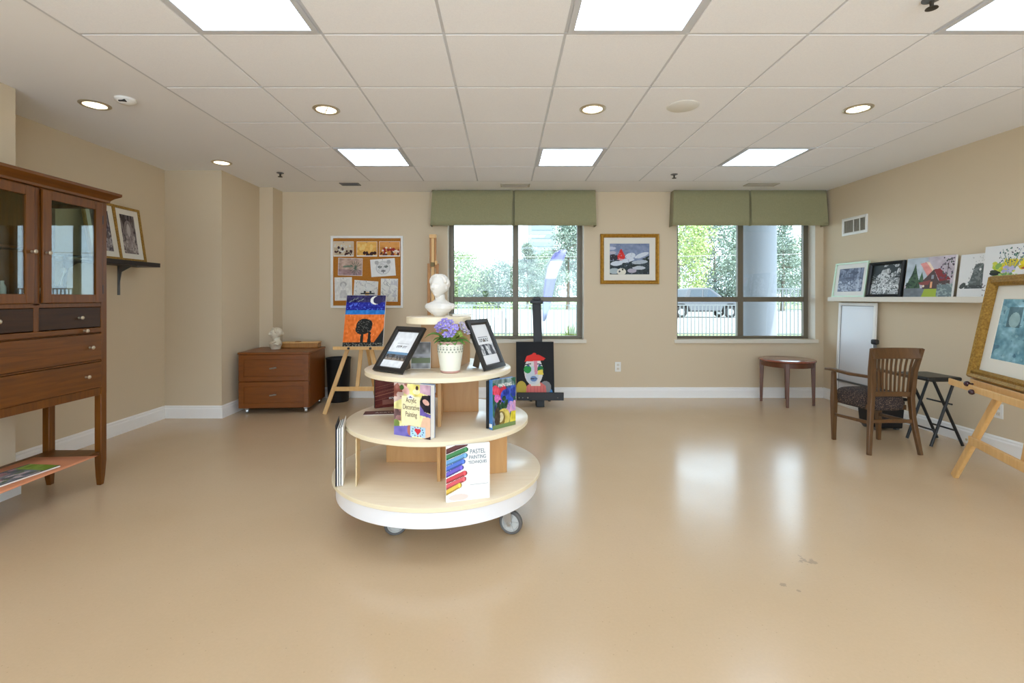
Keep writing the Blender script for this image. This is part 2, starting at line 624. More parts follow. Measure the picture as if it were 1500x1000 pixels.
# ceiling: drywall border, suspended tiles, grid bars
P = .605
GX0, GX1, GY1 = -.302 - 3 * P, 3.24, 2.40 + 5 * P
GY0 = 2.40 - 8 * P
cl = MB().span((XL - T, YF - T, CEIL), (XR + T, YB + T, CEIL + .12)).build('ceiling', M_ceil, kind='structure', smooth=0)
tiles = MB()
xs = [GX0 + P * i for i in range(9)] + [GX1]
ys = [GY0 + P * j for j in range(14)]
LIGHT_X = (-.302 - 2 * P, .302, .302 + 3 * P)
LIGHT_Y = (2.40 - 5 * P, 2.40 - P, 2.40 + 3 * P)
g = .007
for i in range(len(xs) - 1):
    for j in range(len(ys) - 1):
        if any(abs(xs[i] - a) < .05 for a in LIGHT_X) and any(abs(ys[j] - c) < .05 for c in LIGHT_Y):
            continue
        tiles.span((xs[i] + g, ys[j] + g, CEIL - .010), (xs[i + 1] - g, ys[j + 1] - g, CEIL + .005))
tiles.build('ceiling_tiles', M_tile, parent=cl, smooth=0, bevel=.003)
gb = MB()
for k, x in enumerate(xs):
    gb.span((x - .011, GY0, CEIL - .006), (x + .011, GY1, CEIL + .002))
for y in ys:
    gb.span((GX0, y - .007, CEIL - .008), (GX1, y + .008, CEIL + .002))
gb.build('ceiling_grid', M_tbar, parent=cl, smooth=0)


def baseboard(name, pts):
    """Moulded skirting swept along a wall line (the room lies to the left of the line), mitred at corners."""
    prof = [(0, 0), (.018, 0), (.018, .095), (.012, .108), (.012, .118), (.004, .128), (0, .13)]
    P2 = [Vector((x, y, 0)) for x, y in pts]
    ns = []
    for a, c in zip(P2, P2[1:]):
        d = (c - a).normalized()
        ns.append(Vector((-d.y, d.x, 0)))
    k = len(prof)
    vs, fs = [], []
    for i, p in enumerate(P2):
        n1, n2 = ns[max(i - 1, 0)], ns[min(i, len(ns) - 1)]
        m = (n1 + n2) / (1 + n1.dot(n2))
        vs += [p + m * a + Vector((0, 0, z)) for a, z in prof]
    for i in range(len(P2) - 1):
        for q in range(k):
            q2 = (q + 1) % k
            fs.append((i * k + q, i * k + q2, (i + 1) * k + q2, (i + 1) * k + q))
    fs += [tuple(range(k)), tuple((len(P2) - 1) * k + q for q in range(k))]
    return MB().add(vs, fs).build(name, M_base, kind='structure', smooth=0)


baseboard('baseboard_right', [(XR, YF), (XR, YB)])
baseboard('baseboard_back', [(XR - .018, YB), (KX + .018, YB)])
baseboard('baseboard_left_far', [(KX, YB), (KX, KY), (JX, KY), (JX, JY), (XL, JY)])
baseboard('baseboard_left', [(XL, JY - .018), (XL, PY_ + .018)])
baseboard('baseboard_left_near', [(XL, PY_), (PX_, PY_), (PX_, YF)])


# windows: bronze frames set back in the wall, four panes each, white sill
def window(n, x0, x1):
    w = bpy.data.objects.new('window_%d' % n, None); COL.objects.link(w)
    cx = (x0 + x1) / 2
    w.location = (cx, YB + .14, ZS); WM[w] = Matrix.Translation(w.location); w['kind'] = 'structure'
    y0, y1 = YB + .135, YB + .185
    fw = .062
    f = MB()
    f.span((x0, y0, ZS), (x0 + fw, y1, ZT)); f.span((x1 - fw, y0, ZS), (x1, y1, ZT))
    f.span((x0 + fw, y0, ZS), (x1 - fw, y1, ZS + .035)); f.span((x0 + fw, y0, ZT - fw), (x1 - fw, y1, ZT))
    f.build('window_frame', M_bronze, w, bevel=.003)
    MB().span((cx - .036, y0 + .002, ZS + .035), (cx + .036, y1, ZT - fw)).build('mullion', M_bronze, w, bevel=.003)
    zt = 1.194
    t = MB()
    for a, c in ((x0 + fw, cx - .036), (cx + .036, x1 - fw)):
        t.span((a, y0 + .004, zt), (c, y1, zt + .062))
    t.build('transom', M_bronze, w, bevel=.003)
    for a, c in ((x0 + fw, cx - .036), (cx + .036, x1 - fw)):
        for za, zb in ((ZS + .035, zt), (zt + .062, ZT - fw)):
            MB().span((a - .005, y0 + .022, za - .005), (c + .005, y0 + .027, zb + .005)).build('pane', M_glass, w, smooth=0)
    MB().span((x0 - .03, YB - .022, ZS - .045), (x1 + .03, YB + .001, ZS)).span((x0, YB, ZS - .045), (x1, y0, ZS)).build('window_sill', M_cream, w, bevel=.004)
    jl = MB().span((x0 - .001, YB - .001, ZS), (x0 + .004, y0, ZT)).span((x1 - .004, YB - .001, ZS), (x1 + .001, y0, ZT))
    jl.build('reveal', M_cream, w, smooth=0)
    return w


window(1, *W1)
window(2, *W2)


# valances
def valance(x0, x1, label, left_open=True):
    yf0, yf1 = 5.905, 5.875       # front: top, bottom (flared)
    z0, z1 = 2.125, CEIL - .006
    xc = (x0 + x1) / 2
    fx = .022                      # flare to the sides at the hem
    root = thing('window_valance', label, 'valance', (xc, YB, z0))
    top = [(x0, YB - .004), (x0, yf0)]
    bot = [(x0 - fx, YB - .004), (x0 - fx, yf1)]
    n = 26
    for i in range(1, n):
        t = i / n
        x = x0 + (x1 - x0) * t
        wv = .004 * math.sin(t * 37 + x0)
        # inverted pleat in the middle
        d = abs(x - xc)
        top.append((x, yf0)); bot.append((x, yf1 + wv))
        if i == n // 2:
            top[-1] = (xc - .012, yf0); bot[-1] = (xc - .03, yf1)
            top += [(xc - .004, yf0 + .035), (xc + .004, yf0 + .035), (xc + .012, yf0)]
            bot += [(xc - .006, yf1 + .05), (xc + .006, yf1 + .05), (xc + .012, yf1)]
    top += [(x1, yf0), (x1, YB - .004)]
    bot += [(x1 + fx * .3, yf1), (x1 + fx * .3, YB - .004)]
    rows = 6
    m = MB()
    vs, fs = [], []
    k = len(top)
    for r in range(rows + 1):
        t = r / rows
        for i in range(k):
            hem = .0
            vs.append((top[i][0] * (1 - t) + bot[i][0] * t, top[i][1] * (1 - t) + bot[i][1] * t + .004 * math.sin(i * 1.7 + r * .9) * t, z1 + (z0 - z1) * t + hem))
    for r in range(rows):
        for i in range(k - 1):
            fs.append((r * k + i, r * k + i + 1, (r + 1) * k + i + 1, (r + 1) * k + i))
    m.add(vs, fs)
    o = m.build('valance_cloth', M_valance, root, smooth=50)
    s = o.modifiers.new('thick', 'SOLIDIFY'); s.thickness = .006; s.offset = 0
    MB().span((x0 + .01, yf0 + .045, CEIL - .03), (x1 - .01, YB - .002, CEIL - .008)).build('mounting_board', M_white, root)
    return root


valance(-.88, 1.11, 'olive green fabric valance over the window beside the tall wooden easel')
valance(2.075, 3.935, 'olive green fabric valance over the window next to the right wall')


# ------------------------------------------------------------ ceiling fittings
def ceiling_light(x, y, label):
    t = thing('ceiling_light', label, 'light', (x + P / 2, y + P / 2, CEIL - .02), group='square fluorescent ceiling panels')
    w = P - .02
    fr = MB()
    a, c, d = x + .01, y + .01, .03
    fr.span((a, c, CEIL - .014), (a + w, c + d, CEIL + .004)); fr.span((a, c + w - d, CEIL - .014), (a + w, c + w, CEIL + .004))
    fr.span((a, c + d, CEIL - .014), (a + d, c + w - d, CEIL + .004)); fr.span((a + w - d, c + d, CEIL - .014), (a + w, c + w - d, CEIL + .004))
    fr.build('light_frame', M_tbar, t, bevel=.002)
    MB().span((a + d, c + d, CEIL - .009), (a + w - d, c + w - d, CEIL - .002)).build('diffuser', M_lamp, t, smooth=0)


nm = {0: 'left', 1: 'middle', 2: 'right'}
for j, y in enumerate(LIGHT_Y):
    for i, x in enumerate(LIGHT_X):
        if j == 0:
            lb = 'square white lit panel in the tiled ceiling behind the viewpoint'
        elif j == 1:
            lb = ('large lit ceiling panel at the top left of the photo', 'large lit ceiling panel at the top centre of the photo', 'large lit ceiling panel cut by the top right corner of the photo')[i]
        else:
            lb = ('far lit ceiling panel above the cork board side', 'far lit ceiling panel above the picture between the windows', 'far lit ceiling panel towards the right wall')[i]
        ceiling_light(x, y, lb)


def downlight(x, y, label, z=CEIL - .01, r=.085):
    t = thing('recessed_downlight', label, 'light', (x, y, z), group='round recessed downlights')
    MB().lathe([(r * .78, .0), (r * .8, -.006), (r * .98, -.008), (r * 1.08, -.002), (r * 1.08, .004), (r * .78, .004)], (x, y, z), 32, closed=True).build('trim_ring', M_brass if z < CEIL else M_grey, t)
    MB().lathe([(r * .79, -.003), (r * .79, .003)], (x, y, z), 32).build('lens', M_down, t)
    cr = MB()
    for a in (.5, .5 + math.pi / 2):
        d = Vector((math.cos(a), math.sin(a), 0)) * r * .76
        cr.bar(Vector((x, y, z - .0045)) - d, Vector((x, y, z - .0045)) + d, .006, .004)
    if z < CEIL - .005:
        cr.build('cross_baffle', M_white, t)


downlight(-2.80, 3.30, 'round downlight in the plain ceiling above the glass cabinet', CEIL - .001)
downlight(-2.76, 4.71, 'small round downlight in the plain ceiling above the drawer chest', CEIL - .001)
downlight(-1.24, 3.36, 'round downlight in a ceiling tile left of centre')
downlight(.612, 3.35, 'round downlight in a ceiling tile right of centre')
downlight(2.45, 3.345, 'round downlight in a ceiling tile nearest the right wall')

sp = MB().lathe([(0, -.004), (.10, -.004), (.106, .0), (.106, .006)], (1.22, 3.30, CEIL - .012), 40)
tag(sp.build('ceiling_speaker', mat('speaker_beige', (228, 226, 218), .7)), 'flat round beige speaker cover in a ceiling tile', 'speaker')

dt = thing('smoke_detector', 'white dome detector with a dark slot beside a ceiling downlight', 'smoke detector', (-2.52, 3.21, CEIL))
MB().lathe([(.062, .002), (.062, -.012), (.05, -.022), (.03, -.034), (0, -.036)], (-2.52, 3.21, CEIL), 32).build('dome', M_white, dt)
MB().box((-2.51, 3.172, CEIL - .024), (.042, .02, .012)).build('sensor_slot', M_black, dt)


def sprinkler(x, y, label, zc=CEIL):
    t = thing('ceiling_sprinkler', label, 'sprinkler', (x, y, zc), group='ceiling sprinklers')
    MB().lathe([(.036, .012), (.036, -.005), (.016, -.012), (.0, -.012)], (x, y, zc), 24).build('escutcheon', M_grey, t)
    MB().tube([(x, y, zc - .01), (x, y, zc - .04)], [.009, .007], 10).lathe([(.0, -.04), (.022, -.04), (.024, -.044), (0, -.046)], (x, y, zc), 16).build('sprinkler_head', mat('dark_bronze', (70, 62, 54), .4, metal=.6), t)


sprinkler(-2.37, 5.1, 'bronze sprinkler head in the plain ceiling near the drawer chest')
sprinkler(1.80, 5.12, 'bronze sprinkler head in a ceiling tile in front of the right window', CEIL - .01)
sprinkler(1.872, 2.115, 'bronze sprinkler head at the top edge beside the right ceiling panel', CEIL - .01)


def ceiling_vent(x, y, w, d, label, m):
    t = thing('ceiling_vent', label, 'vent', (x, y, CEIL), group='ceiling air vents by the window wall')
    fr = MB()
    e = .018
    for a in ((x - w / 2, y - d / 2, x + w / 2, y - d / 2 + e), (x - w / 2, y + d / 2 - e, x + w / 2, y + d / 2), (x - w / 2, y - d / 2 + e, x - w / 2 + e, y + d / 2 - e), (x + w / 2 - e, y - d / 2 + e, x + w / 2, y + d / 2 - e)):
        fr.span((a[0], a[1], CEIL - .008), (a[2], a[3], CEIL + .002))
    fr.build('vent_frame', m, t)
    sl = MB()
    k = 6
    for i in range(k):
        yy = y - d / 2 + e + (d - 2 * e) * (i + .5) / k
        sl.box((x, yy, CEIL - .004), (w - 2 * e, .008, .004), (R(25), 0, 0))
    sl.build('louvre', m, t)
    MB().span((x - w / 2 + e, y - d / 2 + e, CEIL - .0015), (x + w / 2 - e, y + d / 2 - e, CEIL + .001)).build('vent_duct', M_grey, t)


M_ventw = mat('vent_cream', (178, 172, 158), .5)
ceiling_vent(-1.79, 5.60, .22, .12, 'small dark ceiling vent left of the green valances', M_grey)
ceiling_vent(.125, 5.66, .34, .15, 'pale ceiling vent above the valance of the left window', M_ventw)
ceiling_vent(2.99, 5.62, .36, .14, 'pale ceiling vent above the valance of the right window', M_ventw)

# wall register on the right wall
t = thing('wall_vent', 'white framed air register high on the right wall', 'vent', (XR, 5.48, 1.966), (0, 0, R(-90)))
MB().ring(.39, .2, [(0, 0), (0, -.012), (.02, -.016), (.032, -.008), (.032, 0)]).build('vent_frame', M_white, t, world=False)
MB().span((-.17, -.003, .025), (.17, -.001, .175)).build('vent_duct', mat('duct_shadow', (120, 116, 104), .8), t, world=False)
sl = MB()
for i in range(17):
    sl.box((-.155 + i * .0195, -.008, .1), (.003, .012, .14), (0, 0, R(25)))
sl.build('louvre', M_ventw, t, world=False)
for x in (-.008, .089):
    MB().span((x - .004, -.014, .03), (x + .004, -.006, .17)).build('divider', M_white, t, world=False)


def outlet(loc, yaw, label):
    t = thing('wall_outlet', label, 'outlet', loc, (0, 0, yaw), group='white wall outlets')
    MB().span((-.037, -.006, -.06), (.037, 0, .06)).build('cover_plate', M_white, t, world=False, bevel=.003)
    for z in (-.024, .024):
        s_ = MB().span((-.017, -.0085, z - .016), (.017, -.006, z + .016)).build('socket', M_cream, t, world=False, bevel=.002)
        MB().span((-.008, -.009, z - .006), (-.006, -.0084, z + .006)).span((.006, -.009, z - .006), (.008, -.0084, z + .006)).build('slot', M_ink, s_, world=False)


outlet((1.414, YB, .385), 0, 'white double outlet on the wall below the picture between the windows')
outlet((XR, 3.885, .335), R(-90), 'white double outlet on the right wall behind the pale wooden easel')
# ================================================================== artworks
def lean_rot(yaw, tilt):
    return (-tilt, 0, yaw)


GOLD_PROF = lambda fw, d: [(0, 0), (0, -d * .7), (fw * .15, -d), (fw * .45, -d * .75), (fw * .7, -d * .95), (fw, -d * .5), (fw, 0)]
FLAT_PROF = lambda fw, d: [(0, 0), (0, -d), (fw, -d * .9), (fw, 0)]


def framed(name, label, cat, loc, yaw, tilt, w, h, fw, d, mframe, paint, matw=0.0, group=None, mm=None, glaze=True, paint_name='picture'):
    t = thing(name, label, cat, loc, lean_rot(yaw, tilt), group)
    MB().ring(w, h, GOLD_PROF(fw, d) if d > .021 else FLAT_PROF(fw, d)).build('picture_frame', mframe, t, world=False, smooth=30)
    MB().span((-w / 2 + fw * .6, -.004, fw * .6), (w / 2 - fw * .6, -.001, h - fw * .6)).build('backing_board', M_inkbrown, t, world=False, smooth=0)
    i = fw
    if matw:
        mw = MB().ring(w - 2 * fw + .006, h - 2 * fw + .006, [(0, -.0045), (0, -.008), (matw, -.008), (matw + .003, -.0045)])
        o = mw.build('mat_board', mm or M_matboard, t, world=False, smooth=0)
        o.location.z = fw - .003
        i = fw + matw - .003
    paint_obj(paint, w - 2 * i + .006, h - 2 * i + .006, paint_name, M_paint, t, -(w / 2 - i) - .003, i - .003, -.005)
    return t


def canvas(name, label, cat, loc, yaw, tilt, w, h, d, paint, side=None, group=None, pname='painted_face'):
    t = thing(name, label, cat, loc, lean_rot(yaw, tilt), group)
    MB().span((-w / 2, -d, 0), (w / 2, 0, h)).build('stretched_canvas', side or M_paper, t, world=False, bevel=.002)
    paint_obj(paint, w - .004, h - .004, pname, M_paint, t, -w / 2 + .002, .002, -d - .0008)
    return t


# ---- night sky, moon and tree canvas
p = Paint(96, 128, (52, 46, 92))
p.grain(9, 46).rect(0, .68, 1, .86, (34, 38, 150)).grain(40, 40)
p.blotch(46, .72, (80, 110, 220), (p.V > .69) & (p.V < .84))
p.rect(0, .615, 1, .70, (42, 128, 208)).rect(0, .0, 1, .62, (240, 122, 46)).grain(24, 40)
p.blotch(30, .8, (252, 150, 80), p.V < .6)
p.ell(.74, .90, .13, .085, (248, 246, 240)).ell(.80, .905, .115, .078, (50, 44, 88))
for q in ((.08, .86), (.16, .90), (.24, .92), (.30, .87), (.38, .90)):
    p.line(q, (q[0] + .05, q[1] + .03), .012, (150, 160, 150))
K = (30, 30, 28)
p.ell(.50, .385, .20, .15, K).ell(.44, .33, .15, .10, K).ell(.58, .42, .13, .10, K)
p.poly([(.42, .05), (.50, .05), (.50, .3), (.44, .3)], K).poly([(.60, .05), (.70, .05), (.68, .22), (.62, .24)], K).ell(.65, .25, .04, .03, K)
p.rect(0, 0, 1, .075, K).poly([(.75, .05), (1, .05), (1, .36), (.93, .26), (.86, .18)], K)
p.speck(150, .0, .0, 1, .07, .007, [(150, 150, 140), (90, 90, 84)]).speck(70, .34, .28, .68, .5, .006, [(120, 120, 112)])
night = p

# ---- head in a red hat, patches of colour on black (plain stand-in portrait)
p = Paint(96, 124, (15, 15, 17))
p.grain(14, 8)
p.ell(.02, .07, .17, .12, (88, 150, 205)).ell(.86, .07, .1, .1, (70, 130, 190))
p.ell(.13, .16, .14, .13, (190, 170, 70)).ell(.77, .18, .15, .11, (140, 140, 140))
p.poly([(.24, 0), (.80, 0), (.78, .2), (.64, .27), (.40, .27), (.27, .2)], (222, 118, 112))
for k in range(6):
    p.line((.3 + k * .085, .02), (.3 + k * .085, .2), .008, (190, 88, 90))
p.poly([(.38, .2), (.64, .2), (.60, .36), (.40, .36)], (232, 222, 200))
p.ell(.46, .47, .25, .26, (226, 224, 222)).ell(.42, .40, .17, .16, (206, 216, 226))
p.poly([(.46, .66), (.56, .66), (.56, .42), (.49, .40)], (220, 150, 170))
p.ell(.30, .50, .10, .07, (44, 150, 72)).ell(.64, .50, .08, .07, (40, 120, 66)).poly([(.56, .4), (.72, .4), (.70, .5), (.58, .48)], (236, 214, 90))
p.line((.25, .585), (.38, .60), .018, (30, 30, 34)).line((.56, .60), (.68, .585), .018, (30, 30, 34))
p.ell(.32, .565, .035, .016, (60, 90, 140)).ell(.62, .565, .035, .016, (60, 90, 140))
p.ell(.46, .33, .09, .05, (110, 140, 190)).line((.38, .33), (.55, .335), .012, (40, 40, 50))
p.poly([(.22, .64), (.72, .66), (.78, .70), (.62, .76), (.45, .78), (.28, .74)], (226, 52, 44)).ell(.48, .78, .05, .02, (226, 52, 44))
hat = p

# ---- red bird on snowy branches
p = Paint(112, 92, (124, 138, 168))
p.grain(4, 26).poly([(0, 0), (1, 0), (1, .5), (.7, .42), (.3, .45), (0, .5)], (52, 62, 66)).grain(20, 30)
S = (208, 216, 226)
p.ell(.06, .84, .1, .05, (190, 196, 214)).ell(.08, .70, .08, .05, (180, 176, 190)).ell(.1, .55, .12, .1, (50, 46, 54))
p.ell(.80, .62, .19, .065, S, 1, 26).ell(.52, .60, .13, .09, S, 1, 20).ell(.42, .45, .2, .06, S, 1, 14).ell(.18, .36, .15, .075, S, 1, 8)
p.ell(.75, .40, .2, .06, (176, 186, 196), 1, 6).ell(.73, .22, .16, .06, (190, 198, 206)).ell(.12, .12, .14, .09, (176, 190, 194)).ell(.30, .1, .11, .11, (226, 222, 206)).ell(.56, .13, .11, .07, (176, 172, 186))
p.ell(.25, .11, .025, .03, K).ell(.33, .17, .022, .03, K).poly([(.5, .3), (.75, .32), (.6, .24)], (34, 44, 40)).poly([(.8, .5), (1, .62), (1, .42)], (36, 50, 42))
p.poly([(.2, .47), (.39, .52), (.38, .62), (.30, .82), (.27, .80), (.21, .62)], (206, 42, 38)).ell(.29, .58, .09, .12, (214, 52, 44)).line((.24, .5), (.36, .48), .02, S)
p.blotch(40, .86, (150, 158, 176))
bird = p

# ---- cottage with red roof
p = Paint(120, 90, (196, 184, 192))
p.poly([(0, 1), (.45, 1), (.5, .5), (0, .3)], (186, 196, 204)).grain(6, 24)
p.poly([(.3, .85), (.42, .88), (.62, .62), (.48, .52)], (226, 150, 142)).poly([(.42, .9), (.5, .86), (.64, .62), (.6, .6)], (238, 214, 190))
p.poly([(.02, .2), (.36, .2), (.30, .45), (.25, .62), (.20, .86), (.15, .62), (.08, .42)], (62, 88, 56)).poly([(.3, .38), (.42, .38), (.36, .64)], (70, 100, 66))
p.blotch(30, .62, (36, 56, 36), (p.U < .36) & (p.V > .2) & (p.V < .7) & (abs(p.U - .2) < (.86 - p.V) * .32))
p.rect(0, 0, 1, .22, (112, 118, 122)).grain(16, 24).poly([(.4, .0), (.75, .0), (.74, .2), (.45, .2)], (160, 178, 52))
p.poly([(.4, .2), (.4, .42), (.60, .68), (.72, .40), (.94, .40), (.94, .2)], (84, 64, 60)).poly([(.60, .68), (.72, .70), (.96, .42), (.74, .38)], (136, 46, 46)).poly([(.30, .36), (.56, .42), (.52, .30), (.36, .30)], (142, 70, 62))
p.rect(.56, .22, .60, .38, (236, 170, 120)).rect(.57, .45, .62, .54, (150, 150, 156)).ell(.42, .27, .02, .03, (240, 220, 190))
p.rect(.70, .02, 1, .30, (112, 126, 128)).blotch(34, .6, (150, 164, 160), (p.U > .7) & (p.V < .32))
p.line((.86, .3), (.88, .9), .018, (92, 74, 76)).speck(60, .74, .45, .98, .98, .018, [(98, 74, 96), (84, 96, 84), (70, 60, 70)])
cottage = p

# ---- dark sea-animal sketch on white
p = Paint(70, 84, (224, 224, 222))
G = (92, 98, 96)
p.poly([(.28, .22), (.72, .2), (.76, .45), (.74, .68), (.62, .76), (.48, .74), (.40, .58)], G).ell(.58, .66, .16, .12, G).ell(.14, .26, .1, .06, (70, 74, 72), 1, 30).rect(.2, .19, .74, .27, (72, 76, 74))
p.blotch(26, .6, (120, 126, 124), (abs(p.U - .53) < .24) & (p.V > .2) & (p.V < .76)).ell(.6, .64, .025, .03, (230, 230, 226)).speck(12, .3, .82, .7, .95, .012, [(190, 192, 190)])
sketch = p

# ---- striped pot of wild flowers
p = Paint(90, 110, (226, 226, 224))
p.speck(70, .22, .35, .62, .66, .035, [(176, 196, 60), (140, 176, 90), (206, 210, 80)]).speck(26, .4, .55, .85, .7, .04, [(232, 212, 40), (222, 196, 30)])
p.speck(60, .3, .66, .92, .96, .013, [(70, 80, 130), (60, 110, 90), (50, 52, 60)])
for k in range(12):
    p.line((.56, .45), (random.uniform(.3, .92), random.uniform(.7, .95)), .008, (110, 140, 130))
p.speck(16, .42, .48, .62, .58, .03, [(170, 168, 206), (190, 186, 214)]).ell(.25, .46, .12, .045, (44, 46, 36)).ell(.22, .50, .08, .03, (60, 66, 40)).ell(.82, .54, .06, .02, (176, 84, 50))
p.speck(40, .3, .3, .7, .45, .02, [(160, 196, 130), (110, 150, 100), (190, 200, 120)])
p.ell(.50, .21, .19, .085, (20, 90, 96))
for k in range(5):
    p.line((.35 + k * .075, .15), (.34 + k * .08, .28), .025, (60, 170, 110))
p.poly([(.38, .06), (.66, .06), (.60, .12), (.45, .12)], (196, 66, 34)).speck(60, .0, .02, .34, .26, .010, [(90, 60, 60), (60, 60, 64)])
flowers = p

# ---- blue water
p = Paint(70, 90, (36, 70, 180))
p.rect(0, .8, 1, 1, (24, 88, 150)).grain(7, 80).blotch(22, .68, (60, 110, 214)).blotch(30, .8, (110, 170, 230), p.V > .4).blotch(16, .78, (20, 40, 130)).blotch(36, .88, (200, 222, 240))
water = p


# ---- grey woodland prints
def woodland(base, dark, light, seed, w=90, h=66):
    random.seed(seed)
    p = Paint(w, h, base)
    p.grain(5, 60).grain(14, 60)
    p.blotch(9, .55, dark, p.V > .55).blotch(14, .62, light, p.V < .5)
    for k in range(16):
        u = random.uniform(0, 1)
        p.line((u, random.uniform(.3, .5)), (u + random.uniform(-.04, .04), 1), random.uniform(.01, .03), dark)
    p.ell(.45, .22, .5, .12, light, .6).blotch(26, .7, dark, p.V < .6, .7)
    return p


wood1 = woodland((126, 134, 156), (74, 82, 104), (186, 194, 210), 3)
wood2 = woodland((190, 192, 192), (50, 54, 54), (226, 228, 228), 5)
wood2.poly([(0, .4), (0, 1), (.4, 1), (.3, .7), (.12, .5)], (46, 52, 52)).ell(.4, .55, .22, .18, (206, 208, 208)).blotch(34, .62, (110, 114, 114), (wood2.V < .7))
sepia = woodland((122, 112, 110), (64, 56, 58), (176, 166, 160), 9, 60, 80)
sepia.ell(.5, .55, .3, .3, (150, 140, 138), .7).ell(.5, .6, .12, .16, (190, 182, 178), .8)
random.seed(21)

# ---- teal abstract
p = Paint(110, 110, (112, 158, 172))
p.grain(3, 80).grain(7, 60).grain(14, 40).blotch(7, .66, (84, 136, 154), None, .5).blotch(12, .74, (160, 196, 202), None, .5).blotch(24, .84, (60, 104, 124), None, .6).grain(30, 26)
p.rect(.16, .55, .42, .86, (60, 92, 100), .8).ell(.3, .66, .1, .12, (160, 190, 190), .8).blotch(9, .7, (52, 96, 118), p.V < .3, .6).grain(20, 30)
teal = p

# ------------------------------------------------------- pictures on the walls
framed('framed_picture', 'gold framed picture of a red bird on snowy branches, hung between the two windows', 'picture',
       (1.559, YB, 1.417), 0, 0, .732, .622, .045, .03, M_gold, bird, .075)

# black shelf on the left wall with two leaning gold frames
sh = thing('wall_shelf', 'black shelf on a grey bracket on the left wall behind the glass cabinet', 'shelf', (XL, 4.15, 1.535))
MB().span((XL + .001, 3.66, 1.535), (-3.30, 4.63, 1.575)).build('shelf_board', mat('shelf_black', (30, 22, 22), .5), sh, bevel=.003)
for y in (4.40, 3.86):
    k = MB().span((XL + .001, y - .013, 1.27), (XL + .007, y + .013, 1.535)).span((XL + .001, y - .013, 1.528), (-3.34, y + .013, 1.535))
    k.prism([(XL + .005, 1.34), (XL + .005, 1.53), (-3.40, 1.53), (XL + .03, 1.48)], y - .003, y + .003, 'y')
    k.build('bracket', M_grey, sh)
t2 = math.atan2(.075, .5)
framed('framed_print', 'thin gold framed grey print with white mat on the black shelf, nearer the corner', 'picture',
       (-3.405, 4.42, 1.576), R(90), t2, .31, .50, .022, .018, M_oldgold, sepia, .05, group='gold frames on the black shelf')
framed('framed_print', 'thin gold framed print on the black shelf, mostly behind the glass cabinet', 'picture',
       (-3.385, 4.10, 1.576), R(90), t2 + .02, .33, .50, .022, .018, M_oldgold, woodland((120, 112, 116), (70, 60, 70), (170, 164, 166), 13, 60, 80), .05, group='gold frames on the black shelf')

# picture ledge on the right wall
LZ = 1.248
lg = MB().span((3.86, 2.3, LZ - .045), (XR - .001, 5.76, LZ)).span((3.855, 2.3, LZ - .045), (3.866, 5.76, LZ + .006))
tag(lg.build('picture_ledge', M_cream, bevel=.003), 'long cream picture ledge along the right wall with paintings standing on it', 'ledge')
YAW = R(-90)


def on_ledge(kind, name, label, cat, y0, y1, h, lean, paint, d=.018, fw=0, m=None, matw=0, xo=3.905, mm=None):
    w = abs(y1 - y0)
    tl = math.atan2(lean, h)
    loc = (xo, (y0 + y1) / 2, LZ + .001)
    if kind == 'c':
        return canvas(name, label, cat, loc, YAW, tl, w, h, d, paint)
    return framed(name, label, cat, loc, YAW, tl, w, h, fw, d, m, paint, matw, mm=mm)


M_mint = mat('mint_frame', (196, 220, 190), .4)
on_ledge('f', 'framed_photo', 'mint green framed grey photograph at the window end of the picture ledge', 'picture', 5.74, 5.22, .40, .055, wood1, .02, .018, M_mint, .05, mm=M_paper)
on_ledge('f', 'framed_photo', 'black framed black and white woodland picture on the picture ledge', 'picture', 5.19, 4.74, .37, .05, wood2, .032, .032, M_black, 0)
on_ledge('c', 'canvas_painting', 'unframed painting of a red roofed cottage on the picture ledge', 'painting', 4.71, 4.20, .375, .05, cottage)
on_ledge('c', 'canvas_painting', 'white board with a dark grey animal sketch on the picture ledge', 'painting', 4.17, 3.86, .365, .045, sketch, xo=3.92)
on_ledge('c', 'canvas_painting', 'white board painted with flowers in a striped pot on the picture ledge', 'painting', 3.93, 3.55, .41, .04, flowers, d=.012, xo=3.89)
on_ledge('c', 'canvas_painting', 'blue water painting standing at the photo edge of the picture ledge', 'painting', 3.545, 3.12, .46, .05, water, d=.02)

# white framed board leaning under the ledge
wbq = thing('white_board', 'tall white framed board leaning on the right wall under the ledge', 'board', (3.905, 5.40, 0), lean_rot(R(-90), math.atan2(.055, 1.2)))
MB().ring(.57, 1.19, [(0, 0), (0, -.022), (.03, -.022), (.034, -.012), (.034, 0)]).build('board_frame', M_white, wbq, world=False, bevel=.002)
MB().span((-.255, -.010, .03), (.255, -.004, 1.165)).build('board_panel', mat('board_face', (218, 220, 224), .25), wbq, world=False)
MB().span((-.251, -.012, .06), (-.246, -.009, 1.155)).span((.246, -.012, .06), (.251, -.009, 1.155)).span((-.25, -.012, 1.15), (.25, -.009, 1.155)).span((-.25, -.03, .28), (.25, -.012, .30)).build('board_channel', M_grey, wbq, world=False)

# ---------------------------------------------------------------- cork board
cb = thing('cork_board', 'white framed cork board on the back wall with photos and drawings pinned to it', 'notice board', (-1.712, YB, 1.119))
MB().ring(.90, .895, [(0, 0), (0, -.022), (.026, -.022), (.030, -.014), (.030, 0)]).build('board_frame', M_white, cb, world=False, bevel=.002)
MB().span((-.425, -.013, .025), (.425, -.004, .87)).build('cork_panel', M_cork, cb, world=False, smooth=0)


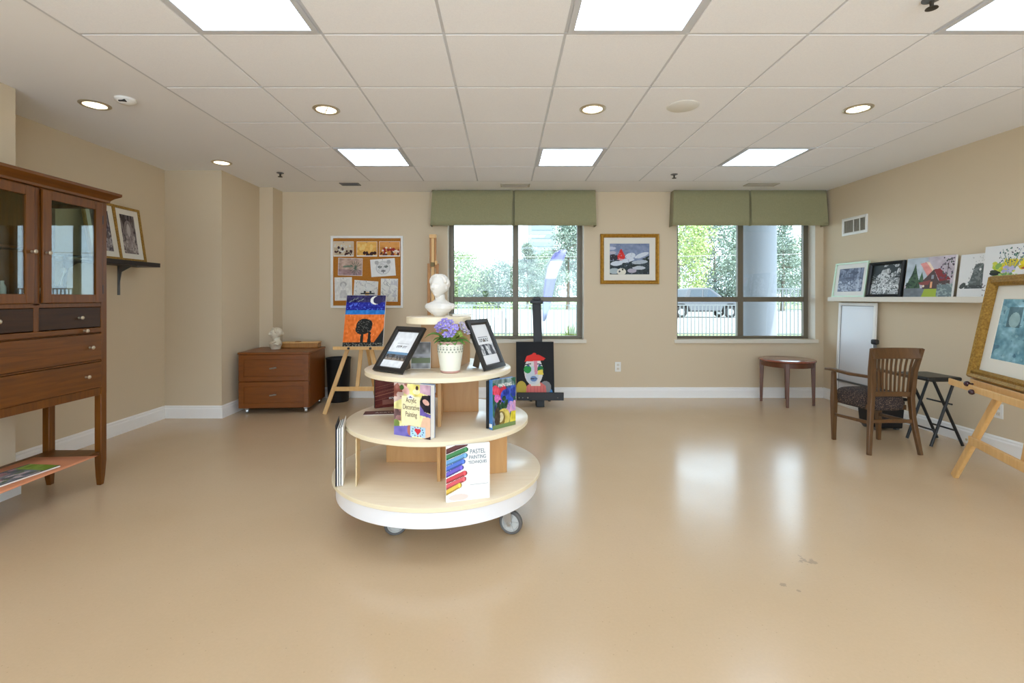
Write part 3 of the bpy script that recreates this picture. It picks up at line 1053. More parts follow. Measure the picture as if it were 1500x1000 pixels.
def pinned(name, label, cat, x0, y0, x1, y1, paint, rot=0, group=None, dy=0.0):
    Y = YB - .0145 - dy
    X0, X1, Z0, Z1 = px(x0, Y), px(x1, Y), pz(y1, Y), pz(y0, Y)
    w, h = X1 - X0, Z1 - Z0
    t = thing(name, label, cat, ((X0 + X1) / 2, Y, Z0), (0, R(rot), 0), group)
    MB().span((-w / 2, -.0006, 0), (w / 2, 0, h)).build('sheet', M_paper, t, world=False, smooth=0)
    paint_obj(paint, w - .008, h - .008, 'image', M_paint, t, -w / 2 + .004, .004, -.0011)
    MB().ball((0, -.004, h - .012), .005, 10, 6).build('push_pin', M_grey, t, world=False)
    return t


def photo(bg, blobs, seed):
    random.seed(seed)
    p = Paint(60, 42, bg)
    p.grain(6, 50).rect(0, .62, 1, 1, tuple(min(255, c + 20) for c in bg), .6)
    for c, k, v0, v1, r in blobs:
        p.speck(k, .05, v0, .95, v1, r, [c])
    p.rect(0, 0, 1, .05, (230, 228, 222))
    return p


pinned('photo_print', 'leftmost of three photos pinned along the top of the cork board', 'photo', 488.5, 353.5, 518, 375.5, photo((196, 178, 150), [((70, 40, 40), 16, .1, .35, .07), ((210, 210, 205), 14, .3, .8, .06), ((60, 40, 50), 3, .2, .8, .1)], 1), group='photos pinned to the cork board')
pinned('photo_print', 'middle one of three photos pinned along the top of the cork board', 'photo', 522.5, 353.5, 552.5, 375.5, photo((222, 170, 84), [((60, 28, 24), 14, .05, .25, .1), ((236, 200, 120), 10, .5, .9, .12)], 2), group='photos pinned to the cork board')
pinned('photo_print', 'rightmost of three photos pinned along the top of the cork board', 'photo', 555.5, 353.5, 586, 375.5, photo((206, 140, 66), [((150, 34, 28), 12, .1, .5, .1), ((232, 214, 196), 9, .2, .6, .07), ((96, 50, 30), 10, .05, .3, .08)], 3), group='photos pinned to the cork board')
random.seed(31)


def drawing(bg, fn, w=60, h=44):
    p = Paint(w, h, bg)
    p.grain(8, 10)
    fn(p)
    return p


GR = (150, 150, 150)


def d_scene(p):
    p.rect(0, 0, 1, .35, (150, 120, 128), .7); p.grain(12, 50)
    p.poly([(.2, .45), (.6, .5), (.6, .62), (.2, .55)], (96, 120, 100), .8)
    for k in range(14):
        a = k / 14 * 6.28
        p.line((.72, .45), (.72 + .24 * math.cos(a), .45 + .42 * math.sin(a)), .03, (88, 104, 88))


def d_cat(p):
    p.ell(.5, .48, .3, .4, (190, 190, 188)).ell(.5, .48, .27, .36, (216, 216, 214)).ell(.25, .82, .09, .12, (176, 176, 174)).ell(.75, .82, .09, .12, (176, 176, 174))
    p.ell(.37, .55, .09, .07, (110, 118, 116)).ell(.63, .55, .09, .07, (110, 118, 116)).ell(.5, .3, .1, .06, (120, 116, 116)).line((.5, .3), (.5, .18), .03, (120, 120, 120))
    for k in range(10):
        p.line((random.uniform(.25, .75), random.uniform(.2, .85)), (random.uniform(.25, .75), random.uniform(.2, .85)), .012, (170, 170, 168))


def d_head(p):
    p.ell(.5, .7, .2, .13, (180, 178, 174)).ell(.5, .62, .12, .14, (214, 212, 206)).poly([(.25, .1), (.75, .1), (.66, .45), (.36, .45)], (196, 194, 190)).grain(14, 26)


def d_lines(p):
    for k in range(26):
        a = (random.random(), random.random())
        p.line(a, (a[0] + random.uniform(-.25, .25), a[1] + random.uniform(-.3, .3)), .014, random.choice([GR, (120, 124, 124), (176, 174, 176)]))
    p.blotch(8, .74, (196, 194, 196))


pinned('pencil_drawing', 'brown coloured landscape drawing pinned on the cork board', 'drawing', 495, 378, 530.5, 403.5, drawing((184, 158, 142), d_scene), 1.5, 'drawings pinned to the cork board')
pinned('pencil_drawing', 'pencil drawing of a cat face pinned on the cork board', 'drawing', 544, 379, 580, 404.5, drawing((228, 227, 222), d_cat), -4, 'drawings pinned to the cork board')
pinned('pencil_drawing', 'faint pencil figure drawing at the lower left of the cork board', 'drawing', 490.5, 406, 516, 440, drawing((222, 220, 212), d_head, 44, 60), -1, 'drawings pinned to the cork board')
pinned('pencil_drawing', 'line drawing pinned on the cork board just above the moon painting', 'drawing', 517.5, 411, 552.5, 437, drawing((220, 219, 212), d_lines), 4, 'drawings pinned to the cork board')
pinned('pencil_drawing', 'line drawing at the lower right of the cork board', 'drawing', 557.5, 408, 582.5, 441.5, drawing((222, 221, 214), d_lines, 44, 60), 1, 'drawings pinned to the cork board')


# =================================================================== easels
def easel_tripod():
    t = thing('tripod_easel', 'pale wooden tripod easel holding the moon and tree painting beside the drawer chest', 'easel', (-1.59, 5.3, 0))
    ap = Vector((-1.585, 5.34, 1.02))
    for sx, fx in ((-1, -1.925), (1, -1.255)):
        foot = Vector((fx, 5.16, 0)); top = ap + Vector((sx * .03, 0, 0))
        MB().bar(foot, top, .042, .022, up=(0, 1, 0)).build('leg', M_pine, t, bevel=.003)
    MB().bar((-1.56, 5.88, 0), (-1.585, 5.37, 1.02), .036, .022, up=(0, 1, 0)).build('leg', M_pine, t, bevel=.003)
    MB().bar((-1.84, 5.195, .265), (-1.34, 5.195, .265), .018, .045).build('crossbar', M_pine, t, bevel=.003)
    MB().bar((-1.595, 5.22, .25), (-1.55, 5.45, 1.31), .04, .02, up=(0, 1, 0)).build('mast', M_pine, t, bevel=.003)
    MB().span((-1.82, 5.12, .693), (-1.28, 5.235, .712)).span((-1.82, 5.112, .693), (-1.28, 5.124, .728)).build('ledge', M_pine, t, bevel=.003)
    MB().span((-1.61, 5.40, 1.285), (-1.47, 5.46, 1.30)).build('top_clamp', M_black, t)
    for x in (-1.572, -1.508):
        MB().tube([(x, 5.43, 1.30), (x, 5.43, 1.322)], .011, 12).build('clamp_knob', M_black, t)
    for x in (-1.65, -1.42):
        MB().tube([(x, 5.112, .71), (x, 5.095, .71)], .012, 12).build('ledge_knob', M_black, t)


easel_tripod()
canvas('canvas_painting', 'painting of a moon over a black tree and orange sky on the small wooden easel', 'painting', (-1.53, 5.215, .7135), R(3), math.atan2(.19, .555), .432, .585, .02, night)


def easel_studio():
    Y = 5.78
    t = thing('studio_easel', 'tall brown wooden studio easel standing behind the white bust by the window', 'easel', (-.854, Y, 0))
    for s in (-1, 1):
        MB().span((-.854 + s * .05 - .017, Y - .02, .06), (-.854 + s * .05 + .017, Y + .02, 1.655)).build('post', M_pine_d, t, bevel=.003)
        MB().span((-.854 + s * .2 - .025, Y - .30, .0), (-.854 + s * .2 + .025, Y + .2, .06)).build('base_runner', M_pine_d, t, bevel=.004)
    MB().span((-1.08, Y - .05, .06), (-.63, Y + .05, .10)).build('base_rail', M_pine_d, t, bevel=.004)
    ext = MB().span((-.854 - .017, Y - .035, .35), (-.854 + .017, Y + .005, 1.98)).build('centre_mast', M_pine, t, bevel=.003)
    MB().span((-.854 - .04, Y - .02, 1.60), (-.854 - .018, Y + .012, 1.985)).build('mast_rail', M_pine_d, t, bevel=.002)
    MB().span((-.854 + .018, Y - .02, 1.60), (-.854 + .04, Y + .012, 1.985)).build('mast_rail', M_pine_d, t, bevel=.002)
    MB().span((-.854 - .042, Y - .045, 1.955), (-.854 + .042, Y + .015, 2.0)).build('top_block', M_pine, t, bevel=.004)
    MB().span((-.854 - .025, Y - .055, 1.615), (-.854 + .02, Y - .035, 1.665)).build('clamp', mat('dark_brass', (96, 78, 40), .4, metal=.5), t, bevel=.003)
    MB().span((-.854 + .022, Y - .05, 1.635), (-.854 + .055, Y - .02, 1.685)).build('clamp_knob', M_pine, t, bevel=.006)
    MB().span((-1.06, Y - .09, .42), (-.65, Y - .02, .45)).build('tray', M_pine_d, t, bevel=.003)


easel_studio()


def easel_black():
    t = thing('black_easel', 'black wooden easel in front of the left window holding the red hat portrait', 'easel', (.405, 5.6, 0))
    MB().bar((.41, 5.58, .0), (.383, 5.78, 1.235), .10, .03, w2=.105, h2=.03, up=(0, 1, 0)).build('mast', M_black, t, bevel=.004)
    MB().span((.137, 5.44, .088), (.668, 5.57, .105)).span((.137, 5.435, .088), (.668, 5.45, .178)).build('tray', M_black, t, bevel=.004)
    MB().span((.305, 5.73, 1.175), (.46, 5.80, 1.215)).build('top_clamp', M_black, t, bevel=.004)
    MB().span((.345, 5.735, 1.215), (.425, 5.80, 1.258)).build('clamp_block', M_black, t, bevel=.006)
    MB().bar((.41, 5.96, 0), (.392, 5.74, .95), .045, .022, up=(0, 1, 0)).build('rear_leg', M_black, t, bevel=.003)
    MB().span((.365, 5.50, 0), (.455, 5.62, .09)).build('foot_block', M_black, t, bevel=.004)
    for x, s in ((.165, .006), (.205, .005), (.262, .009), (.60, .005)):
        MB().ball((x, 5.434, .12), s, 8, 6).build('tray_screw', M_steel, t)
    for x in (.30, .51):
        MB().tube([(x, 5.49, .088), (x, 5.49, .07)], .016, 12).build('tray_bolt', M_black, t)


easel_black()
canvas('canvas_painting', 'black canvas portrait of a head in a red hat, on the black easel', 'painting', (.352, 5.515, .1065), 0, math.atan2(.10, .62), .435, .635, .02, hat, side=M_black)


def easel_right():
    # plane of the picture: along d, lean b
    d = Vector((-.36, -.93, 0)).normalized()
    n = Vector((.93, -.36, 0)).normalized()
    foot = Vector((3.13, 3.36, 0))
    t = thing('field_easel', 'pale wooden easel by the right wall holding the large gold framed picture', 'easel', foot + d * .61)
    def P(a, z):
        return foot + d * a + n * (.062 * z) + Vector((0, 0, z))
    nb = n * 1.0
    leg = lambda p, q, w=.05, h=.028: MB().sweep([p, q], [w, w], [h, h], up=n)
    leg(foot, P(.60, 1.02) + n * .05).build('leg', M_pine, t, bevel=.006)
    leg(foot + d * 1.24, P(.64, 1.02) + n * .05).build('leg', M_pine, t, bevel=.006)
    leg(foot + d * .62 + n * .62, P(.62, 1.05) + n * .09, .04).build('leg', M_pine, t, bevel=.004)
    leg(P(.17, .305) - n * .004, P(1.07, .305) - n * .004, .055, .022).build('crossbar', M_pine, t, bevel=.004)
    leg(P(.63, .28) + n * .045, P(.62, 1.5) + n * .15, .045, .022).build('mast', M_pine, t, bevel=.003)
    a0, a1 = .13, 1.10
    z = .668
    tr = MB()
    tr.sweep([P(a0, z) - n * .075, P(a1, z) - n * .075], .10, .016)
    tr.sweep([P(a0, z) - n * .118 + Vector((0, 0, .014)), P(a1, z) - n * .118 + Vector((0, 0, .014))], .014, .040)
    tr.build('ledge', M_pine, t, bevel=.003)
    tr = MB().sweep([P(.22, z + .03) - n * .035, P(1.02, z + .03) - n * .035], .03, .04)
    tr.build('picture_rest', M_pine, t, bevel=.003)
    for a, dz, o in ((.37, .035, .125), (.44, -.005, .132)):
        c = P(a, z) - n * o + Vector((0, 0, dz))
        MB().ball(c, .017, 16, 10).tube([c, c + n * .03], .006, 8).build('wing_knob', mat('knob_maroon', (52, 22, 34), .25), t)
    c = P(.17, .305) - n * .02
    MB().tube([c, c - n * .006], .008, 10).build('bolt', M_brass, t)
    yaw = math.atan2(d.y, d.x)
    loc = P(.585, z + .052) - n * .018
    framed('framed_painting', 'large antique gold framed teal picture on the pale easel at the right edge', 'picture', loc, yaw, math.atan2(.117, .66), .80, .67, .062, .045, M_oldgold, teal, .085)


easel_right()
# ================================================================ furniture
# ---- tall glass fronted cabinet against the near pier on the left
CX0, CX1, CY0, CY1 = -3.06, -2.67, 2.27, 3.24      # back, front, near end, far end


def cabinet():
    t = thing('display_cabinet', 'tall brown wooden cabinet with glass doors and drawers against the left wall', 'cabinet', ((CX0 + CX1) / 2, (CY0 + CY1) / 2, 0))
    s = .045
    # legs run up as corner stiles
    for x0, x1 in ((CX0, CX0 + s), (CX1 - s, CX1)):
        for y0, y1, yo in ((CY0, CY0 + s, 1), (CY1 - s, CY1, -1)):
            m = MB()
            cx, cy = (x0 + x1) / 2, (y0 + y1) / 2
            # tapered foot: inner faces curve in
            sx = -1 if x0 > -2.9 else 1
            pts = [(cx + sx * .006, cy + yo * .0 - yo * .004, .0), (cx + sx * .003, cy - yo * .002, .06), (cx, cy, .16), (cx, cy, .61)]
            m.sweep(pts, [s * .62, s * .82, s, s], [s * .62, s * .82, s, s], up=(1, 0, 0))
            m.build('leg', M_walnut, t, bevel=.003)
    # side panels (lower half wood, upper half glazed), back, floor, top
    cs = MB()
    for x in (CX0 + .005,):
        cs.span((x, CY0 + .01, .61), (x + .012, CY1 - .01, 1.885))
    for y0, y1 in ((CY0 + .008, CY0 + .03), (CY1 - .03, CY1 - .008)):
        cs.span((CX0 + s, y0, .605), (CX1 - s, y1, 1.20))
    cs.span((CX0 + .017, CY0 + .03, .605), (CX1 - .02, CY1 - .03, .625))
    cs.span((CX0 + .017, CY0 + .03, 1.185), (CX1 - .026, CY1 - .03, 1.205))
    cs.span((CX0 + .005, CY0 + .01, 1.865), (CX1 - .02, CY1 - .01, 1.885))
    for y0, y1 in ((CY0, CY0 + s), (CY1 - s, CY1)):
        for x0, x1 in ((CX0, CX0 + s), (CX1 - s, CX1)):
            cs.span((x0, y0, .605), (x1, y1, 1.885))
        cs.span((CX0 + s, y0 + .008, 1.20), (CX1 - s, y1 - .008, 1.235)); cs.span((CX0 + s, y0 + .008, 1.84), (CX1 - s, y1 - .008, 1.885))
    ym = (CY0 + CY1) / 2
    # front rails and centre stile
    for z0, z1 in ((.604, .655), (.826, .838), (1.012, 1.018), (1.186, 1.212), (1.872, 1.886)):
        cs.span((CX1 - .03, CY0 + s, z0), (CX1 - .003, CY1 - s, z1))
    cs.span((CX1 - .03, ym - .022, 1.20), (CX1 - .003, ym + .022, 1.885)); cs.span((CX1 - .03, ym - .016, 1.05), (CX1 - .003, ym + .016, 1.19))
    cs.build('carcase', M_walnut, t, bevel=.002)
    MB().span((CX0 + s, CY1 - .024, 1.235), (CX1 - s, CY1 - .020, 1.84)).build('end_pane', M_cglass, t, smooth=0)
    MB().span((CX0 + s, CY0 + .020, 1.235), (CX1 - s, CY0 + .024, 1.84)).build('end_pane', M_cglass, t, smooth=0)
    # cornice with a stepped moulding
    co = MB()
    prof = [(0, 1.878), (.012, 1.882), (.014, 1.895), (.03, 1.912), (.052, 1.926), (.058, 1.932), (.058, 1.948), (.046, 1.952), (0, 1.954)]
    vs, fs = [], []
    for e, z in prof:
        vs += [(CX0, CY0 - e, z), (CX1 + e, CY0 - e, z), (CX1 + e, CY1 + e, z), (CX0, CY1 + e, z)]
    k = len(prof)
    for i in range(k - 1):
        for q in range(4):
            q2 = (q + 1) % 4
            fs.append((i * 4 + q, i * 4 + q2, (i + 1) * 4 + q2, (i + 1) * 4 + q))
    fs += [(0, 1, 2, 3), tuple((k - 1) * 4 + q for q in (3, 2, 1, 0))]
    co.add(vs, fs)
    co.build('cornice', M_walnut_h, t, smooth=25)

    def knob(z, y, parent, x=CX1 + .008):
        m = MB().lathe([(.007, 0), (.005, .008), (.006, .014), (.011, .02), (.012, .026), (.007, .031), (0, .032)], (x, y, z), 16, axis=(1, 0, 0))
        m.build('knob', M_brass, parent)

    # doors
    for y0, y1, kd, hy in ((CY0 + s + .004, ym - .024, 1, -1), (ym + .024, CY1 - s - .004, -1, 1)):
        z0, z1 = 1.214, 1.870
        f = .052
        d = MB()
        x0, x1 = CX1 - .004, CX1 + .014
        d.span((x0, y0, z0), (x1, y0 + f, z1)); d.span((x0, y1 - f, z0), (x1, y1, z1))
        d.span((x0, y0 + f, z0), (x1, y1 - f, z0 + f)); d.span((x0, y0 + f, z1 - f), (x1, y1 - f, z1))
        door = d.build('door', M_walnut, t, bevel=.003)
        MB().span((CX1 + .002, y0 + f - .004, z0 + f - .004), (CX1 + .006, y1 - f + .004, z1 - f + .004)).build('door_pane', M_cglass, door, smooth=0)
        knob(1.505, (y1 - .02) if kd > 0 else (y0 + .02), door, CX1 + .014)
        for hz in (1.30, 1.76):
            yy = y0 - .004 if hy < 0 else y1 + .004
            MB().tube([(CX1 + .008, yy, hz - .028), (CX1 + .008, yy, hz + .028)], .006, 10).build('hinge', M_ink, door)
    # drawers
    def drawer(y0, y1, z0, z1, m, ks, proud=.0):
        o = MB().span((CX1 - .02, y0, z0), (CX1 + .006 + proud, y1, z1)).build('drawer', m, t, bevel=.003)
        for y in ks:
            knob((z0 + z1) / 2, y, o, CX1 + .006 + proud)
    drawer(CY0 + s + .003, ym - .018, 1.054, 1.184, M_dark_h, [(CY0 + ym) / 2 + .02], -.008)
    drawer(ym + .018, CY1 - s - .003, 1.054, 1.184, M_dark_h, [3.03], -.008)
    drawer(CY0 + s + .002, CY1 - s - .002, .840, 1.010, M_walnut_h, [CY0 + .16, 3.10])
    drawer(CY0 + s + .002, CY1 - s - .002, .657, .824, M_walnut_h, [CY0 + .16, 3.07])
    o = MB().span((CX1 - .02, CY0 + s + .002, 1.020), (CX1 + .004, CY1 - s - .002, 1.050)).build('writing_slide', M_walnut_h, t, bevel=.002)
    for y in (CY0 + .18, 3.06):
        knob(1.035, y, o, CX1 + .004)
    # shelves
    MB().span((CX0 + .02, CY0 + .01, .205), (CX1 - .008, CY1 - .012, .228)).build('lower_shelf', M_walnut_h, t, bevel=.003)
    MB().span((CX0 + .02, ym + .02, 1.50), (CX1 - .05, CY1 - .032, 1.506)).build('glass_shelf', M_cglass, t, smooth=0)
    MB().span((CX0 + .02, CY0 + .032, 1.52), (CX1 - .05, ym - .02, 1.535)).build('inner_shelf', M_walnut_h, t, bevel=.002)
    MB().span((CX0 + .02, ym - .01, 1.21), (CX1 - .03, ym + .01, 1.86)).build('partition', M_walnut, t)


cabinet()
# things in the cabinet
zs = 1.2055
pt = thing('brush_pot', 'brown pot with a brush in it behind the right glass door of the cabinet', 'pot', (-2.86, 3.05, zs))
MB().lathe([(.0, 0), (.05, 0), (.062, .04), (.066, .115), (.061, .115), (.057, .04), (.0, .01)], (-2.86, 3.05, zs), 32).build('pot_body', mat('brown_glaze', (92, 58, 26), .3), pt)
MB().tube([(-2.86, 3.06, zs + .02), (-2.83, 3.10, zs + .20)], [.003, .004], 8).lathe([(.004, 0), (.012, .012), (.010, .03), (0, .036)], (-2.83, 3.10, zs + .198), 10).build('brush', M_paper, pt)
M_boxblue = mat('box_blue', (96, 120, 160), .5)
for i, (y, x, h, m, lb) in enumerate(((2.915, -2.80, .085, M_boxblue, 'small blue box with white lid in the glass cabinet, left of the brown pot'), (2.955, -2.87, .10, M_paper, 'small white box in the glass cabinet behind the blue box'))):
    t = thing('small_box', lb, 'box', (x, y, zs))
    MB().span((x - .022, y - .02, zs), (x + .022, y + .02, zs + h * .75)).build('box_body', m, t, bevel=.002)
    MB().span((x - .024, y - .022, zs + h * .75), (x + .024, y + .022, zs + h)).build('box_lid', M_white, t, bevel=.002)
for i, y in enumerate((2.60, 2.645, 2.69)):
    MBo = MB().lathe([(0, 0), (.016, 0), (.017, .10), (.009, .12), (.009, .135), (0, .135)], (-2.80 + .01 * (i % 2), y, zs), 20)
    tag(MBo.build('glass_bottle', mat('milk_glass', (214, 214, 208), .2)), 'slim white bottle standing behind the left glass door of the cabinet', 'bottle', 'slim bottles in the glass cabinet')

# peach sheet and magazine on the lower shelf
pe = MB()
N = 10
vs, fs = [], []
for i in range(N + 1):
    y = 2.12 + (3.085 - 2.12) * i / N
    for j, x in enumerate((-2.99, -2.85, -2.72, -2.655, -2.615)):
        dip = 0 if j < 3 else (-.003 if j == 3 else -.010)
        vs.append((x, y + (.03 * (j - 2) if i == N else 0) * .3, .2305 + .001 * math.sin(i * 1.3) + (.001 if j < 3 else 0) + max(0, -dip) * .0))
for i in range(N):
    for j in range(4):
        fs.append((i * 5 + j, i * 5 + j + 1, i * 5 + j + 6, i * 5 + j + 5))
pe.add(vs, fs)
o = pe.build('paper_sheet', M_peach)
sd = o.modifiers.new('thick', 'SOLIDIFY'); sd.thickness = .0015; sd.offset = 1
tag(o, 'peach paper sheet lying on the lower shelf of the glass cabinet', 'paper')
p = Paint(80, 60, (120, 130, 146))
p.grain(8, 120).blotch(9, .6, (176, 120, 132)).blotch(11, .68, (70, 74, 96)).blotch(13, .7, (204, 190, 196)).blotch(15, .76, (80, 110, 60)).rect(.82, 0, 1, 1, (126, 160, 50)).grain(20, 60).rect(0, 0, 1, .05, (40, 46, 60)).rect(0, .93, 1, 1, (60, 70, 84))
mg = thing('magazine', 'colourful magazine lying on the peach paper under the glass cabinet', 'magazine', (-2.79, 2.66, .2335), (0, 0, R(84)))
MB().span((-.26, -.11, .0), (.24, .105, .010)).build('page_block', M_page, mg, world=False, bevel=.003)
paint_obj(p, .50, .215, 'cover', M_print, mg, -.26, -.11, -.0107, horizontal=True)

# ---- two drawer chest in the left corner
ch = thing('drawer_chest', 'reddish wooden two drawer chest on castors in the left corner', 'chest', (-2.50, 5.475, 0), (0, 0, R(4.8)))
W_, D_, Z0, Z1 = .735, .60, .058, .660
bo = MB().span((-W_ / 2, -D_ / 2 + .022, Z0), (W_ / 2, D_ / 2, Z1 - .022))
bo.build('carcase', M_cherry, ch, world=False, bevel=.004)
MB().span((-W_ / 2 - .006, -D_ / 2 - .004, Z1 - .022), (W_ / 2 + .006, D_ / 2 + .004, Z1)).build('top', M_cherry, ch, world=False, bevel=.005)
for z0, z1 in ((.066, .344), (.352, .634)):
    f = MB().span((-W_ / 2 + .004, -D_ / 2 + .010, z0), (W_ / 2 - .004, -D_ / 2 + .022, z1))
    a, b_ = W_ / 2 - .004, .052
    y0, y1 = -D_ / 2, -D_ / 2 + .010
    f.span((-a, y0, z0), (-a + b_, y1, z1)); f.span((a - b_, y0, z0), (a, y1, z1)); f.span((-a + b_, y0, z0), (a - b_, y1, z0 + b_)); f.span((-a + b_, y0, z1 - b_), (a - b_, y1, z1))
    dr = f.build('drawer', M_cherry, ch, world=False, bevel=.003)
    hz = (z0 + z1) / 2
    MB().tube([(.0, y1 + .002, hz), (.0, y0 - .022, hz)], .006, 10).tube([(-.035, y0 - .024, hz - .004), (.035, y0 - .024, hz + .005)], .008, 12).build('handle', M_steel, dr, world=False)
for x in (-W_ / 2 + .07, W_ / 2 - .05):
    for y in (-D_ / 2 + .06, D_ / 2 - .06):
        c = MB().tube([(x, y, .028), (x, y, Z0 + .002)], .010, 10)
        c.span((x - .018, y - .018, .044), (x + .018, y + .018, Z0))
        cs_ = c.build('castor', M_steel, ch, world=False)
        MB().lathe([(0, -.014), (.02, -.014), (.026, -.01), (.026, .01), (.02, .014), (0, .014)], (x, y, .026), 20, axis=(1, .3, 0)).build('wheel', M_steel, cs_, world=False)

# wooden art box lying at the back of the chest
wx = thing('wooden_art_box', 'flat light wooden art box lying at the back of the drawer chest top', 'box', (-2.40, 5.70, Z1 + .001), (0, 0, R(4)))
MB().span((-.21, -.06, 0), (.21, .06, .052)).build('box_body', M_pine_d, wx, world=False, bevel=.004)
MB().span((-.215, -.064, .052), (.215, .064, .066)).build('box_lid', M_pine, wx, world=False, bevel=.003)
MB().lathe([(0, 0), (.034, 0), (.04, .006), (.022, .01), (0, .01)], (-.03, -.02, .066), 20).build('recessed_handle', M_pine_d, wx, world=False)

bn = MB().lathe([(0, .004), (.115, .0), (.12, .01), (.142, .505), (.148, .512), (.148, .525), (.136, .525), (.132, .5), (.112, .03), (0, .02)], (-2.005, 5.83, 0), 40)
tag(bn.build('waste_bin', M_darkcloth), 'black round waste bin between the drawer chest and the small wooden easel', 'bin')

# ---- round side table under the right window
st = thing('side_table', 'small round brown wooden side table under the right window', 'table', (3.335, 5.70, 0))
cx, cy = 3.335, 5.70
MB().lathe([(0, .500), (.285, .500), (.296, .507), (.298, .516), (.293, .525), (.28, .528), (0, .528)], (cx, cy, 0), 64).build('tabletop', M_ttop, st)
MB().lathe([(.262, .445), (.272, .445), (.272, .500), (.262, .500)], (cx, cy, 0), 48, closed=True).build('apron', M_table, st)
for k in range(4):
    a = R(241 + 90 * k)
    u = Vector((math.cos(a), math.sin(a), 0))
    q = Vector((cx, cy, 0))
    MB().sweep([q + u * .268, q + u * .262 + Vector((0, 0, .44)), q + u * .262 + Vector((0, 0, .50))], [.028, .046, .046], [.028, .046, .046], up=u).build('leg', M_table, st, bevel=.004)

# ---- armchair seen from behind
ac = thing('armchair', 'brown wooden slat back armchair with dark speckled seat, seen from behind', 'chair', (3.09, 4.02, 0))
SL = [Vector(v) for v in ((2.885, 3.82, 0), (2.945, 3.885, .28), (2.965, 3.90, .44), (2.94, 3.87, .66), (2.895, 3.80, .845))]
SR = [Vector(v) for v in ((3.293, 3.82, 0), (3.287, 3.885, .28), (3.285, 3.90, .44), (3.288, 3.87, .66), (3.290, 3.80, .845))]
for S_ in (SL, SR):
    MB().sweep(S_, [.030, .034, .036, .034, .028], [.026, .036, .042, .036, .024], up=(0, 1, 0)).build('leg', M_chair, ac, bevel=.004)


def between(f, i, bow=0.0):
    """point across the back at fraction f, stile height index i (float)."""
    k = int(min(i, 3)); w = i - k
    a = SL[k].lerp(SL[k + 1], w); c = SR[k].lerp(SR[k + 1], w)
    return a.lerp(c, f) + Vector((0, bow * 4 * f * (1 - f), 0))


tr = MB()
pts = [between(f, 3.80, .035) + Vector((0, 0, -.005)) for f in np.linspace(-.0, 1.0, 13)]
tr.sweep(pts, .022, [.088 + .0 * f for f in range(13)], up=(0, .25, 1))
tr.build('top_rail', M_chair, ac, bevel=.005)
pts = [between(f, 2.12, .012) for f in np.linspace(.02, .98, 9)]
MB().sweep(pts, .022, .040, up=(0, 0, 1)).build('lower_rail', M_chair, ac, bevel=.004)
for k in range(9):
    f = (k + 1) / 10
    MB().sweep([between(f, 2.18, .012), between(f, 2.7, .018), between(f, 3.2, .026), between(f, 3.6, .034)], .016, .010, up=(0, 1, 0)).build('slat', M_chair, ac, bevel=.002)
FL, FR = Vector((2.893, 4.24, 0)), Vector((3.285, 4.24, 0))
for q in (FL, FR):
    MB().sweep([q, q + Vector((0, 0, .36)), q + Vector((0, 0, .46)), q + Vector((0, 0, .60))], [.028, .042, .036, .030], [.028, .046, .036, .030], up=(0, 1, 0)).build('leg', M_chair, ac, bevel=.004)
for q, S_, sx in ((FL, SL, -1), (FR, SR, 1)):
    top = S_[3].lerp(S_[2], .22)
    MB().sweep([q + Vector((sx * .012, .075, .612)), q + Vector((sx * .006, 0, .616)), q.lerp(Vector((top.x, top.y, 0)), .5) + Vector((sx * .012, 0, .606)), top + Vector((0, .01, -.004))], [.05, .05, .042, .030], [.020, .022, .024, .024]).build('armrest', M_chair, ac, bevel=.005)
    MB().bar(q + Vector((0, 0, .225)), S_[0].lerp(S_[1], .86), .018, .026).build('stretcher', M_chair, ac, bevel=.003)
MB().sweep([SL[0].lerp(SL[1], .9), (3.10, 3.905, .25), SR[0].lerp(SR[1], .9)], .020, .028).build('stretcher', M_chair, ac, bevel=.003)
fr = MB()
h_ = Vector((0, 0, .35)); q1, q2, q3, q4 = FL + h_ + Vector((.0, -.01, 0)), FR + h_ + Vector((0, -.01, 0)), SR[2] + Vector((0, .055, -.09)), SL[2] + Vector((0, .055, -.09))
i_ = Vector((.03, 0, 0))
fr.bar(q1, q2, .024, .04); fr.bar(q4, q3, .024, .04); fr.bar(q1 + i_, q4 + i_, .02, .04); fr.bar(q2 - i_, q3 - i_, .02, .04)
fr.build('seat_frame', M_chair, ac, bevel=.003)
M_seat = mat('dark_speckled_fabric', (44, 36, 38), .9, noise=(150, (150, 126, 104), .52, .72), bump=(300, .2))
se = MB()
outer = [(2.925, 4.285), (3.255, 4.285), (3.27, 4.20), (3.27, 4.0), (3.245, 3.905), (2.995, 3.905), (2.955, 4.0), (2.915, 4.2)]
cxy = Vector((3.095, 4.09, 0))
rows = [(.90, .318), (1.05, .335), (1.09, .38), (1.06, .435), (.92, .464), (.6, .478), (.25, .483)]
vs, fs = [], []
for s_, z in rows:
    for x, y in outer:
        q = cxy + (Vector((x, y, 0)) - cxy) * s_
        vs.append((q.x, q.y, z))
k = len(outer)
for i in range(len(rows) - 1):
    for j in range(k):
        fs.append((i * k + j, i * k + (j + 1) % k, (i + 1) * k + (j + 1) % k, (i + 1) * k + j))
fs += [tuple(range(k))[::-1], tuple((len(rows) - 1) * k + j for j in range(k))]
se.add(vs, fs)
se.build('seat', M_seat, ac, sub=2, smooth=80)

